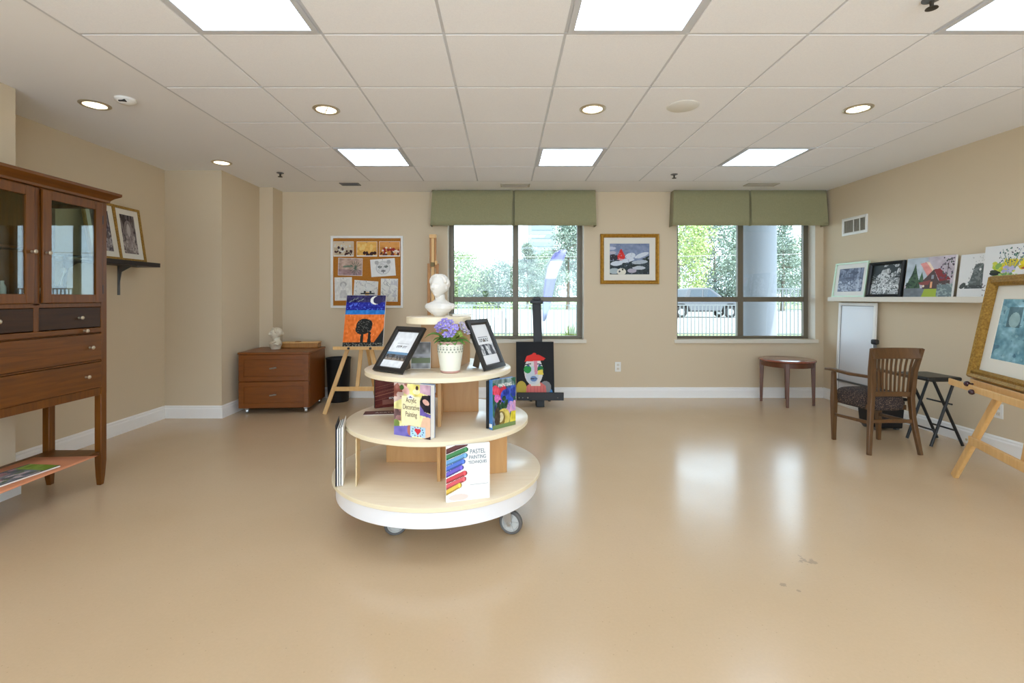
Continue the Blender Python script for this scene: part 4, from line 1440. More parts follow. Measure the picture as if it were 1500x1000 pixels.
# ---- black trolley case behind the chair
tb = thing('trolley_case', 'black trolley case with a raised handle standing behind the armchair', 'case', (3.60, 4.62, 0), (0, 0, R(8)))
MB().prism([(-.135, .03), (.135, .012), (.165, .27), (-.165, .27)], -.10, .10, 'y').build('case_body', M_darkcloth, tb, world=False, bevel=.012)
MB().span((-.18, -.11, .27), (.18, .11, .30)).build('case_lid', M_darkcloth, tb, world=False, bevel=.01)
for x in (.012, .03):
    MB().tube([(x, .08, .29), (x, .08, .80)], .008, 10).build('handle_tube', M_grey, tb, world=False)
MB().span((-.002, .05, .79), (.044, .11, .84)).build('handle_grip', M_black, tb, world=False, bevel=.012)
for x in (-.10, .10):
    MB().lathe([(0, -.012), (.025, -.012), (.028, -.008), (.028, .008), (.025, .012), (0, .012)], (x, .07, .028), 20, axis=(1, 0, 0)).build('wheel', M_rubber, tb, world=False)
    MB().span((x - .02, -.08, 0), (x + .02, -.05, .03)).build('rubber_foot', M_rubber, tb, world=False)

# ---- folding stool
fs_ = thing('folding_stool', 'black folding stool with crossed legs between the armchair and right wall', 'stool', (3.69, 4.17, 0))
sx0, sx1, sy0, sy1, zt = 3.505, 3.80, 4.0, 4.34, .585
pad = MB().span((sx0, sy0, zt - .034), (sx1, sy1, zt)).build('seat', mat('black_vinyl', (24, 24, 24), .4, noise=(30, (44, 42, 38), .45, .7)), fs_, bevel=.014, seg=3)
for y, dy in ((4.05, 0), (4.29, .03)):
    MB().tube([(3.56, y - .02, 0.005), (3.775, y, .55)], .0115, 12).build('leg', M_black, fs_)
    MB().tube([(3.845, y + .0, 0.005), (3.60, y + .0, .55)], .0115, 12).build('leg', M_black, fs_)
for x, z in ((3.611, .13), (3.79, .13), (3.755, .35)):
    yo0, yo1 = (4.03, 4.27) if x < 3.7 else (4.05, 4.29)
    MB().tube([(x, yo0, z), (x, yo1, z)], .007, 10).build('rung', M_black, fs_)
for y in (4.05, 4.29):
    MB().span((3.57, y - .012, .542), (3.79, y + .012, .553)).build('seat_rail', M_black, fs_)
# ============================================== round tiered display in the middle
DC = Vector((-.383, 2.82, 0))
TIERS = [(.59, .248, .272), (.519, .531, .5565), (.419, .817, .844), (.188, 1.097, 1.137)]
dp = thing('tiered_display', 'round four tier maple and white display stand on wheels in the middle of the room', 'display stand', DC)
for r, z0, z1 in TIERS:
    tp = MB().lathe([(0, z0), (r - .004, z0), (r - .002, z0 + .002), (r - .002, z1 - .002), (r - .004, z1), (0, z1)], DC, 96).build('tier', M_maple, dp, smooth=50)
    MB().lathe([(r - .003, z0 + .001), (r, z0 + .003), (r, z1 - .003), (r - .003, z1 - .001)], DC, 96, closed=True).build('edge_band', M_mapleedge, tp)
MB().lathe([(.555, .166), (.57, .166), (.57, .248), (.555, .248)], DC, 96, closed=True).build('skirt', M_whitelam, dp)
MB().lathe([(0, .235), (.556, .235), (.556, .247), (0, .247)], DC, 64).build('base_panel', M_whitelam, dp)


def upright(p, q, z0, z1, th=.018):
    MB().bar((p[0], p[1], (z0 + z1) / 2), (q[0], q[1], (z0 + z1) / 2), th, z1 - z0).build('upright_panel', M_panel, dp, bevel=.001)


# lowest level: front fin, left rear wing, right front wing
upright((-.348, 2.555), (-.40, 3.12), .272, .531)
upright((-.70, 2.868), (-.392, 2.868), .272, .531)
upright((-.345, 2.61), (.012, 2.70), .272, .531)
upright((-.36, 3.0), (-.05, 2.98), .272, .531)
# second level
upright((-.347, 2.57), (-.395, 3.1), .5565, .817)
upright((-.378, 2.92), (-.157, 2.93), .5565, .817)
# third level: box column
MB().prism([(-.478, 2.76), (-.262, 2.785), (-.215, 3.02), (-.46, 3.02)], .844, 1.097).build('column', M_panel, dp, bevel=.003)


def castor(c, ang):
    c = Vector(c)
    ax = Vector((math.cos(ang), math.sin(ang), 0))
    fw = Vector((-ax.y, ax.x, 0))
    r = .062
    w = c + fw * .03
    f = MB().lathe([(0, .150), (.034, .150), (.036, .166), (0, .168)], c, 20)
    f.lathe([(.0, .138), (.03, .138), (.03, .152), (0, .152)], c, 20)
    for s in (-1, 1):
        f.sweep([c + ax * s * .028 + Vector((0, 0, .142)), w.lerp(c, .4) + ax * s * .028 + Vector((0, 0, .105)), w + ax * s * .028 + Vector((0, 0, .05))], [.05, .045, .022], [.004, .004, .004], up=ax)
    f.sweep([c - ax * .03 + Vector((0, 0, .140)), c + ax * .03 + Vector((0, 0, .140))], .05, .005)
    f.tube([w - ax * .034 + Vector((0, 0, r)), w + ax * .034 + Vector((0, 0, r))], .010, 12)
    fo = f.build('castor', M_steel, dp)
    MB().lathe([(.047, -.014), (.056, -.016), (.062, -.009), (.062, .009), (.056, .016), (.047, .014)], w + Vector((0, 0, r)), 40, axis=ax, closed=True).build('tyre', M_rubber, fo)
    h = MB().lathe([(.0, -.009), (.040, -.006), (.044, -.014), (.048, -.013), (.048, .013), (.044, .014), (.040, .006), (0, .009)], w + Vector((0, 0, r)), 40, axis=ax)
    for k in range(5):
        a = k * 2 * math.pi / 5
        d = (fw * math.cos(a) + Vector((0, 0, 1)) * math.sin(a))
        for s in (-1, 1):
            h.bar(w + Vector((0, 0, r)) + ax * s * .008, w + Vector((0, 0, r)) + ax * s * .009 + d * .042, .008, .006, up=ax)
    h.build('hub', mat('hub_pale', (196, 196, 192), .4), fo)


castor((-.60, 2.53, 0), R(-70))
castor((.005, 2.56, 0), R(-108))
castor((-.69, 3.11, 0), R(-20))
castor((-.06, 3.14, 0), R(-150))


# ------------------------------------------------------------------ the bust
def bust_mesh(name, H, loc, yaw, m, label, drape=False, turn=0.0):
    """Head, neck and cut off chest remeshed to one surface; H total height, faces local -y."""
    k = H / .23
    b = MB()
    # chest: egg cut at the arms, narrowing to the base
    rows = [(.030, .026, 0), (.034, .030, .006), (.040, .034, .012), (.070, .046, .030), (.094, .052, .050), (.098, .050, .064), (.082, .044, .078), (.054, .036, .090), (.032, .029, .102), (.026, .026, .116), (.026, .027, .13), (.02, .02, .14)]
    if drape:       # draped chest on a broad foot
        rows = [(.044, .040, 0), (.050, .044, .006), (.050, .046, .02), (.062, .054, .045), (.078, .060, .062), (.074, .054, .078), (.052, .042, .092), (.036, .034, .106), (.031, .031, .122), (.03, .03, .138), (.02, .02, .145)]
    vs, fs = [], []
    n = 28
    for rx, ry, z in rows:
        for i in range(n):
            a = 2 * math.pi * i / n
            ca, sa = math.cos(a), math.sin(a)
            fwd = .006 if z < .09 else -.004
            vs.append((rx * .92 * math.copysign(abs(ca) ** .85, ca), ry * 1.12 * sa - fwd, z * .94))
    for r_ in range(len(rows) - 1):
        for i in range(n):
            fs.append((r_ * n + i, r_ * n + (i + 1) % n, (r_ + 1) * n + (i + 1) % n, (r_ + 1) * n + i))
    fs += [tuple(range(n))[::-1], tuple((len(rows) - 1) * n + i for i in range(n))]
    b.add(vs, fs)
    for s in (-1, 1):
        b.ball((s * (.06 if drape else .078), .002, .058), .02, 16, 10, (1, 1, .9))
        b.tube([(s * .006, -.028, .090), (s * .021, -.012, .128)], [.004, .005], 8)
    # head
    hc = Vector((0, -.006, .172))
    N, M_ = 56, 40
    hv, hf = [], []
    for i in range(M_ + 1):
        th = math.pi * i / M_
        for j in range(N):
            a = 2 * math.pi * j / N
            d = Vector((math.sin(th) * math.cos(a), math.sin(th) * math.sin(a), math.cos(th)))
            x, y, z = d.x * .043, d.y * .052, d.z * .060
            if z < 0:                       # jaw narrows to the chin
                x *= 1 - .38 * (-z / .060) ** 1.3
                y = y * (1 - .30 * (-z / .06)) - .010 * (-z / .06)
            front = max(0.0, -d.y)
            def g(cx, cz, sx, sz):
                return math.exp(-((x - cx) / sx) ** 2 - ((z - cz) / sz) ** 2) * (1 if front > .25 else 0)
            y -= .016 * g(0, -.008, .0065, .009) + .009 * g(0, .004, .005, .013)     # nose
            y -= .0035 * g(0, .014, .026, .005)                                        # brow
            y += .0055 * (g(.016, .003, .009, .006) + g(-.016, .003, .009, .006))      # sockets
            y -= .0045 * (g(.016, .001, .005, .0035) + g(-.016, .001, .005, .0035))   # eyeballs
            y -= .0045 * (g(0, -.026, .011, .003) + g(0, -.033, .010, .0034))         # lips
            y += .003 * g(0, -.0295, .011, .0016)
            y -= .007 * g(0, -.048, .010, .007)                                       # chin
            y -= .003 * (g(.024, -.014, .010, .010) + g(-.024, -.014, .010, .010))    # cheeks
            hv.append(hc + Vector((x, y, z)))
    for i in range(M_):
        for j in range(N):
            hf.append((i * N + j, (i + 1) * N + j, (i + 1) * N + (j + 1) % N, i * N + (j + 1) % N))
    b2 = MB()
    b2.add(hv, hf)
    for s in (-1, 1):                        # ears
        b2.ball(hc + Vector((s * .042, .006, -.004)), .012, 12, 8, (.45, .7, 1.15))
    # hair: cap with waves and a knot behind
    b2.ball(hc + Vector((0, .012, .012)), .052, 28, 18, (.93, .98, .98))
    for q in range(14):
        a = math.pi * (q / 13)
        b2.ball(hc + Vector((.043 * math.cos(a), -.022 + .012 * abs(math.cos(a)), .022 + .030 * math.sin(a))), .0105, 10, 8)
        b2.ball(hc + Vector((.048 * math.cos(a), .004, .012 + .040 * math.sin(a))), .0105, 10, 8)
    b2.ball(hc + Vector((0, .056, -.004)), .02, 14, 10)
    Mt = Matrix.Translation((0, 0, 0)) @ Matrix.Rotation(turn, 4, 'Z')
    b2.v = [Mt @ (hc + (p - hc) * 1.12 + Vector((0, 0, .002))) for p in b2.v]
    b.add(b2.v, b2.f)
    if drape:
        for q in range(5):
            b.tube([(-.07 + q * .03, -.046, .02 + q * .006), (-.02 + q * .022, -.05, .06 + q * .004), (.06 + q * .006, -.02, .088)], .006, 8)
    b.v = [p * k for p in b.v]
    me = bpy.data.meshes.new(name)
    me.from_pydata([tuple(p) for p in b.v], [], b.f)
    tmp = bpy.data.objects.new('t', me); COL.objects.link(tmp)
    rm = tmp.modifiers.new('r', 'REMESH'); rm.mode = 'VOXEL'; rm.voxel_size = .0017 * k
    sm = tmp.modifiers.new('s', 'SMOOTH'); sm.iterations = 2; sm.factor = .5
    dg = bpy.context.evaluated_depsgraph_get()
    me2 = bpy.data.meshes.new_from_object(tmp.evaluated_get(dg))
    bpy.data.objects.remove(tmp); bpy.data.meshes.remove(me)
    zmin = min(v.co.z for v in me2.vertices)
    me2.transform(Matrix.Translation((0, 0, -zmin)))
    me2.materials.clear(); me2.materials.append(m); me2.shade_smooth(); me2.name = name
    o = bpy.data.objects.new(name, me2); COL.objects.link(o)
    o.location = loc; o.rotation_euler = (0, 0, yaw)
    return tag(o, label, 'bust')


bust_mesh('plaster_bust', .232, (-.375, 2.80, 1.1372), R(-24), M_plaster, 'white plaster bust of a head and shoulders on top of the round display', turn=R(-4))
bust_mesh('plaster_bust', .235, (-2.60, 5.50, .6605), R(-52), M_stone, 'small cream bust turned sideways on the drawer chest', drape=True)

bk = thing('booklet', 'grey patterned booklet lying behind the white bust on the top tier', 'booklet', (-.26, 2.87, 1.1375), (0, 0, R(20)))
MB().span((-.06, -.04, 0), (.055, .04, .012)).build('page_block', M_page, bk, world=False, bevel=.002)
p = Paint(40, 30, (120, 122, 126)); p.grain(9, 120).blotch(8, .6, (52, 54, 58))
paint_obj(p, .115, .08, 'cover', M_print, bk, -.06, -.04, -.0125, horizontal=True)


# --------------------------------------------------------- certificate frames
def cert(name, label, BL, BR, lean, hh, title, fn):
    BL, BR = Vector(BL), Vector(BR)
    w = (BR - BL).length
    yaw = math.atan2(BR.y - BL.y, BR.x - BL.x)
    c = (BL + BR) / 2
    tilt = math.asin(lean)
    t = thing(name, label, 'picture', (c.x, c.y, .845), lean_rot(yaw, tilt), 'black frames on the round display')
    MB().ring(w, hh, [(0, .0), (0, -.016), (.022, -.018), (.03, -.010), (.03, 0)]).build('picture_frame', M_bframe, t, world=False, smooth=30)
    MB().span((-w / 2 + .01, -.003, .01), (w / 2 - .01, .004, hh - .01)).build('backing_board', M_inkbrown, t, world=False, smooth=0)
    iw, ih = w - .056, hh - .056
    p = Paint(72, 96, (232, 234, 236))
    fn(p)
    paint_obj(p, iw, ih, 'certificate', M_paint, t, -iw / 2, .028, -.0045)
    # strut behind
    s = math.cos(tilt); zt = hh * .62
    # foot position on the shelf directly behind
    wl = Vector((0, .004, zt))
    ft = Vector((0, (zt * math.tan(tilt) * .0) + .0, 0))
    a = hh * .5
    # world vertical drop solved in local axes: z_world = z cos t - y sin t (t leaning back)
    y_f = .11
    z_f = y_f * math.tan(tilt) + .002
    MB().bar(wl, (0, y_f, z_f), .04, .004, up=(1, 0, 0)).build('strut', M_inkbrown, t, world=False)
    return t


def cert1(p):
    p.rect(0, .20, 1, .40, (92, 96, 104)).grain(14, 20)
    p.rect(0, .36, 1, .43, (112, 148, 178)).rect(0, .2, 1, .27, (140, 128, 116)).blotch(20, .6, (70, 66, 62), (p.V > .22) & (p.V < .36)).blotch(12, .6, (150, 140, 130), (p.V > .2) & (p.V < .3))
    p.rect(.25, .66, .78, .672, (196, 198, 200))
    for u in (.30, .36, .42, .48, .58, .64, .70):
        p.line((u, .555), (u + random.uniform(-.01, .03), .60), .018, (96, 100, 104)).line((u, .60), (u + .035, .60), .014, (110, 114, 118))


def cert2(p):
    p.rect(0, .22, 1, .52, (150, 152, 156)).blotch(9, .5, (70, 72, 78), (p.V > .22) & (p.V < .52)).blotch(14, .62, (206, 208, 210), (p.V > .24) & (p.V < .5))
    p.poly([(.3, .24), (.46, .24), (.42, .5), (.34, .48)], (60, 62, 68)).poly([(.66, .24), (.9, .24), (.84, .46), (.72, .5)], (84, 86, 92)).rect(0, .5, 1, 1, (228, 229, 231)).rect(0, 0, 1, .23, (228, 229, 231))
    p.rect(.2, .665, .8, .685, (136, 138, 142))
    for k in range(9):
        u = .22 + k * .065
        p.line((u, .57), (u + random.uniform(-.01, .02), .635), .024, (92, 94, 98)).line((u, .635 - .06 * (k % 2)), (u + .04, .635 - .06 * (k % 2)), .018, (92, 94, 98))


cert('framed_certificate', 'black framed certificate with a colour strip, left of the flower pot on the round display', (-.716, 2.65), (-.529, 2.509), .60, .285, '', cert1)
cert('framed_certificate', 'black framed certificate with a grey picture, right of the flower pot on the round display', (-.112, 2.615), (-.004, 2.815), .42, .298, '', cert2)

sp_ = thing('small_print', 'small colour print leaning on the column behind the left black frame', 'print', (-.468, 2.728, .8445), (R(-8), 0, R(6)))
MB().span((-.06, -.001, 0), (.05, .001, .15)).build('sheet', M_paper, sp_, world=False)
p = Paint(30, 40, (150, 148, 146)); p.grain(6, 90).rect(0, .2, 1, .4, (116, 124, 92)).rect(0, .45, 1, .55, (170, 168, 172))
paint_obj(p, .106, .146, 'image', M_paint, sp_, -.058, .002, -.0016)

# ------------------------------------------------------------- potted flowers
pc = Vector((-.292, 2.60, .8445))
pf = thing('potted_flower', 'purple potted primrose in a white lace edged pot on the round display', 'plant', pc)
M_pot = mat('pot_white_glaze', (226, 226, 212), .35)
M_potd = mat('pot_lace_grey', (150, 156, 140), .6)
M_terra = mat('pot_terracotta_pink', (190, 150, 140), .6)
pot = MB().lathe([(0, .008), (.050, .008), (.054, .02), (.066, .10), (.069, .150), (.0695, .153), (.064, .153), (.060, .12), (0, .11)], pc, 48).build('pot', M_pot, pf)
lc = MB()
for k in range(22):
    a = 2 * math.pi * k / 22
    for dz, rr, q in ((.128, .0688, .0052), (.114, .0678, .0042), (.139, .0690, .0030)):
        aa = a + (.14 if dz == .114 else 0)
        u = Vector((math.cos(aa), math.sin(aa), 0))
        lc.lathe([(0, 0), (q, 0), (q, .0012), (0, .0012)], pc + u * rr + Vector((0, 0, dz)), 8, axis=u)
lc.build('lace_pattern', M_potd, pot)
MB().lathe([(0, 0), (.046, 0), (.052, .004), (.052, .012), (.049, .014), (0, .009)], pc, 40).build('saucer', M_terra, pf)
MB().lathe([(.060, .1495), (.0665, .150), (.0668, .166), (.062, .168), (.0605, .16)], pc, 40, closed=True).build('inner_pot_rim', M_terra, pf)
MB().lathe([(0, .150), (.060, .150), (.058, .156), (0, .160)], pc, 24).build('soil', mat('soil', (58, 42, 30), .95), pf)
M_leaf = mat('leaf_green', (74, 122, 50), .5, noise=(30, (110, 156, 74), .35, .7))
M_leaf2 = mat('leaf_yellow_green', (146, 168, 74), .5)
M_pet = mat('petal_purple', (150, 134, 214), .6, noise=(60, (182, 170, 236), .35, .7))
M_pet2 = mat('petal_lilac_grey', (186, 178, 200), .6)
M_eye = mat('flower_eye', (220, 216, 150), .6)
random.seed(5)


def leaf(base, az, L, W, rise, m):
    u = Vector((math.cos(az), math.sin(az), 0)); s = Vector((-u.y, u.x, 0))
    vs, fs = [], []
    n = 7
    for i in range(n + 1):
        t = i / n
        c = base + u * L * t + Vector((0, 0, rise * math.sin(t * 2.2) - .02 * t * t))
        w = W * math.sin(math.pi * min(1, .08 + t * .92)) ** .7 * .5
        vs += [c - s * w + Vector((0, 0, w * .35)), c, c + s * w + Vector((0, 0, w * .35))]
    for i in range(n):
        fs += [(i * 3, i * 3 + 1, i * 3 + 4, i * 3 + 3), (i * 3 + 1, i * 3 + 2, i * 3 + 5, i * 3 + 4)]
    o = MB().add(vs, fs).build('leaf', m, pf, smooth=80)
    sd = o.modifiers.new('thick', 'SOLIDIFY'); sd.thickness = .0012


for az, L, W, rs in ((185, .125, .05, .055), (165, .09, .045, .03), (205, .08, .045, .02), (-5, .10, .045, .02), (-28, .085, .04, .012), (20, .09, .045, .035), (60, .08, .04, .04), (110, .08, .04, .04), (140, .08, .04, .035), (235, .07, .045, .012), (265, .065, .045, .012), (295, .07, .045, .014), (325, .08, .045, .02)):
    leaf(pc + Vector((.012 * math.cos(R(az)), .012 * math.sin(R(az)), .160)), R(az), L, W, rs, M_leaf if az not in (-28, 20, 60) else M_leaf2)


def bloom(c, nrm, r, m):
    nrm = Vector(nrm).normalized()
    q = Vector((0, 0, 1)).rotation_difference(nrm)
    b = MB()
    for k in range(6):
        a = k * math.pi / 3 + random.uniform(-.15, .15)
        vs = []
        for (rr, da, dz) in ((.12, 0, 0), (.55, -.42, .10), (.98, -.34, .22), (1.06, 0, .20), (.98, .34, .22), (.55, .42, .10)):
            vs.append(c + q @ Vector((r * rr * math.cos(a + da), r * rr * math.sin(a + da), r * dz)))
        b.add(vs, [(0, 1, 2, 3), (0, 3, 4, 5)])
    for k in range(5):
        a = k * math.pi / 2.5 + .3
        vs = []
        for (rr, da, dz) in ((.08, 0, .1), (.36, -.5, .28), (.62, -.3, .42), (.66, 0, .40), (.62, .3, .42), (.36, .5, .28)):
            vs.append(c + q @ Vector((r * rr * math.cos(a + da), r * rr * math.sin(a + da), r * dz)))
        b.add(vs, [(0, 1, 2, 3), (0, 3, 4, 5)])
    o = b.build('flower', m, pf, smooth=60)
    sd = o.modifiers.new('thick', 'SOLIDIFY'); sd.thickness = .001
    MB().ball(c + nrm * r * .2, r * .16, 8, 6).build('flower_eye', M_eye, o)
    b2 = MB().tube([pc + Vector((0, 0, .155)) + (c - pc) * .12, (pc + Vector((0, 0, .16)) + c) / 2 + Vector((0, 0, .012)), c], .0022, 6)
    b2.build('stem', M_leaf2, pf)


for dx, dy, dz, r, m in ((-.045, -.03, .255, .026, M_pet), (-.020, -.035, .250, .025, M_pet), (-.03, -.01, .272, .025, M_pet), (-.065, .0, .245, .022, M_pet), (-.058, .01, .225, .02, M_pet), (.020, -.045, .232, .028, M_pet), (.008, -.05, .207, .022, M_pet), (-.015, -.055, .205, .022, M_pet), (.03, -.03, .245, .02, M_pet), (.0, .0, .268, .02, M_pet), (.07, .01, .235, .022, M_pet2), (.085, .02, .215, .022, M_pet2), (.06, .03, .255, .02, M_pet2), (.05, -.02, .205, .02, M_leaf2)):
    c = pc + Vector((dx, dy, dz))
    bloom(c, (dx * 6, -.7 + dy * 4, .8), r, m)


# --------------------------------------------------------------------- books
def book(name, label, BL, BR, z, h, th, paint, mcover, group=None, lean=0.0, spine='none', cover_name='front_cover', cat='book'):
    """Standing closed book; front cover from BL to BR, pages behind it."""
    BL, BR = Vector(BL + (0,)), Vector(BR + (0,))
    w = (BR - BL).length
    yaw = math.atan2(BR.y - BL.y, BR.x - BL.x)
    c = (BL + BR) / 2
    t = thing(name, label, cat, (c.x, c.y, z), lean_rot(yaw, lean), group)
    MB().span((-w / 2, 0, 0), (w / 2, .0025, h)).build('cover_board', mcover, t, world=False)
    MB().span((-w / 2, th - .0025, 0), (w / 2, th, h)).build('cover_board', mcover, t, world=False)
    MB().span((-w / 2 + .004, .0025, .004), (w / 2 - .004, th - .0025, h - .004)).build('page_block', M_page, t, world=False, smooth=0)
    if spine == 'left':
        MB().span((-w / 2 - .002, 0, 0), (-w / 2 + .003, th, h)).build('spine', mcover, t, world=False, bevel=.002)
    if spine == 'right':
        MB().span((w / 2 - .003, 0, 0), (w / 2 + .002, th, h)).build('spine', mcover, t, world=False, bevel=.002)
    paint_obj(paint, w, h, cover_name, M_print, t, -w / 2, 0, -.0006)
    return t, w, h


# decorative painting book, second tier front
p = Paint(96, 110, (226, 218, 150))
p.grain(6, 50)
p.poly([(0, .62), (0, 1), (.30, 1), (.26, .72)], (204, 178, 168)).blotch(9, .5, (150, 96, 84), (p.U < .4) & (p.V > .74)).ell(.32, .88, .13, .07, (226, 180, 170), 1, -30).ell(.22, .92, .06, .05, (80, 110, 60))
p.rect(.45, .78, .8, 1, (224, 208, 120)).ell(.62, .86, .1, .05, (236, 230, 180)).ell(.64, .93, .04, .04, (60, 40, 40)).poly([(.72, .85), (1, .8), (1, 1), (.72, 1)], (196, 160, 176)).grain(12, 40)
p.poly([(.66, .58), (.78, .80), (1, .82), (1, .48), (.84, .5)], (46, 40, 48)).poly([(.64, .44), (.72, .62), (.84, .5), (1, .46), (1, .40)], (112, 96, 170)).ell(.88, .68, .09, .05, (232, 184, 170), 1, -20)
p.rect(.0, .28, .2, .5, (150, 110, 108)).blotch(12, .55, (96, 70, 70), (p.U < .2) & (p.V > .24) & (p.V < .5)).ell(.06, .2, .1, .1, (116, 136, 70))
p.poly([(0, 0), (.5, .0), (.48, .22), (0, .16)], (112, 104, 180)).grain(10, 50).ell(.44, .13, .07, .1, (180, 110, 96)).poly([(.68, .1), (.80, .40), (1, .40), (1, 0), (.8, 0)], (230, 190, 160)).poly([(.82, .0), (1, 0), (1, .06)], (70, 50, 50))
p.rect(.22, .22, .72, .76, (240, 230, 186)).ell(.46, .75, .10, .05, (236, 234, 220)).poly([(.40, .735), (.46, .775), (.52, .735)], (96, 96, 170))
p.rect(.46, .02, .86, .21, (176, 208, 230)).grain(20, 10)
h_ = (.66, .12)
p.ell(.625, .14, .05, .035, (206, 50, 60)).ell(.695, .14, .05, .035, (206, 50, 60)).poly([(.58, .13), (.74, .13), (.66, .05)], (206, 50, 60))
for k in range(12):
    a = k / 12 * 6.28
    p.ell(.66 + .15 * math.cos(a), .115 + .085 * math.sin(a), .016, .012, random.choice([(40, 90, 130), (60, 120, 90), (150, 60, 90)]))
t, w, h = book('art_book', 'art book titled Acrylic Decorative Painting standing on the second tier of the round display', (-.556, 2.430), (-.358, 2.335), .5575, .262, .040, p, M_boxblue, 'art books on the round display', spine='none')
for s_, z_, sz in (('Acrylic', .170, .036), ('Decorative', .135, .036), ('Painting', .100, .036)):
    text_part(s_, sz, M_inkbrown, t, (-.004, -.0012, z_), sx=.62)
# fore edge pages are seen on the right
MB().span((w / 2 - .004, .004, .002), (w / 2 - .001, .036, h - .003)).build('page_edge', M_paper, t, world=False)

# flower painting book, right
p = Paint(80, 110, (70, 90, 120))
p.rect(0, .84, 1, 1, (120, 140, 140)).grain(9, 90).blotch(7, .55, (52, 96, 76)).blotch(10, .62, (60, 90, 170), (p.U > .35) & (p.V > .35) & (p.V < .85))
p.speck(14, .05, .68, .5, .86, .085, [(190, 44, 60), (206, 70, 90), (170, 40, 56)]).speck(8, .12, .52, .4, .66, .07, [(206, 110, 170), (190, 90, 160)]).speck(12, .4, .44, .95, .74, .09, [(52, 76, 176), (70, 110, 196), (40, 60, 140)])
p.speck(16, .62, .3, 1, .5, .05, [(200, 150, 180), (176, 140, 190)]).speck(18, .2, .40, .6, .6, .05, [(30, 60, 40), (40, 76, 52)])
p.ell(.45, .2, .30, .19, (196, 176, 90)).ell(.36, .2, .18, .15, (120, 100, 50)).ell(.34, .22, .12, .1, (206, 196, 160)).poly([(.7, .0), (1, .0), (1, .3), (.8, .3)], (206, 190, 60)).ell(.2, .24, .12, .2, (60, 50, 40)).grain(20, 40).rect(0, 0, 1, .08, (110, 130, 80))
t, w, h = book('art_book', 'art book with a flower bouquet cover on the right of the second tier', (-.062, 2.507), (.060, 2.622), .5575, .258, .026, p, mat('spine_blue', (70, 124, 184), .35), 'art books on the round display', spine='left')
text_part('PAINTING', .024, M_inkwhite, t, (.006, -.0012, .218), sx=.9)
sm_ = MB().span((-w / 2 - .0035, .002, .012), (-w / 2 - .002, .022, .03)).build('spine_label', M_inkwhite, t, world=False)
bb = MB()
t2_ = thing('art_book', 'thin black book standing behind the flower bouquet book on the second tier', 'book', (-.055, 2.600, .5575), (0, 0, R(66)), 'art books on the round display')
MB().span((-.07, 0, 0), (.07, .003, .25)).span((-.07, .012, 0), (.07, .015, .25)).span((-.07, 0, 0), (-.067, .015, .25)).build('cover_board', M_black, t2_, world=False)
MB().span((-.066, .003, .003), (.066, .012, .246)).build('page_block', M_page, t2_, world=False, smooth=0)

# maroon book and leaflet, left of second tier
p = Paint(60, 80, (96, 40, 34))
p.grain(6, 40)
for k in range(22):
    v = random.random()
    p.line((0, v), (1, v + .14), .014, random.choice([(130, 70, 56), (70, 26, 24), (150, 96, 76)]), .7)
p.rect(.25, .08, .8, .2, (150, 110, 96), .6)
t, w, h = book('art_book', 'maroon book standing at the left rear of the second tier', (-.805, 3.00), (-.64, 3.08), .5575, .245, .020, p, M_black, 'art books on the round display', spine='left')
text_part('acrylic', .022, M_inkwhite, t, (.02, -.0012, .052), sx=.9)
lf = thing('leaflet', 'maroon leaflet with white words lying flat on the left of the second tier', 'leaflet', (-.70, 2.885, .5572), (0, 0, R(8)))
MB().span((-.135, -.045, 0), (.115, .045, .003)).build('sheet', M_page, lf, world=False)
p = Paint(60, 24, (92, 44, 36)); p.grain(10, 40)
paint_obj(p, .25, .09, 'cover', M_print, lf, -.135, -.045, -.0034, horizontal=True)
text_part('ACRYLIC', .032, M_inkwhite, lf, (.0, -.012, .0042), rot=(R(-90), 0, 0), sx=1.1)

# pastel book, bottom tier front
p = Paint(90, 116, (236, 236, 232))
p.rect(0, 0, 1, 1, (236, 235, 231))
cols = [(96, 56, 56), (70, 132, 84), (110, 160, 206), (84, 116, 200), (110, 96, 190), (206, 80, 86), (214, 96, 104), (228, 190, 84)]
for k, c in enumerate(cols):
    v = .93 - k * .105
    ln = (.44, .44, .43, .38, .34, .42, .40, .30)[k]
    dk = tuple(int(x * .72) for x in c)
    p.line((-.1, v - .06), (ln, v + .085), .092, dk)
    p.line((-.1, v - .045), (ln - .01, v + .092), .058, c)
    p.ell(ln, v + .085, .028, .042, tuple(min(255, int(x * 1.15)) for x in c))
p.ell(.28, .07, .22, .06, (230, 204, 196)).rect(.0, 0, 1, .02, (232, 231, 227)).rect(.55, .27, .97, .275, (170, 176, 180)).rect(.6, .23, .97, .235, (180, 184, 188)).rect(.72, .16, .95, .164, (190, 190, 192))
p.rect(.52, .60, .95, .605, (150, 160, 176))
t, w, h = book('art_book', 'white book titled Pastel Painting Techniques leaning at the front of the bottom tier', (-.277, 2.292), (-.072, 2.352), .2725, .268, .014, p, M_paper, 'art books on the round display')
for s_, z_, sz, sx_ in (('PASTEL', .222, .030, .80), ('PAINTING', .196, .026, .72), ('TECHNIQUES', .174, .020, .76)):
    text_part(s_, sz, M_inkblue, t, (.046, -.0012, z_), sx=sx_)

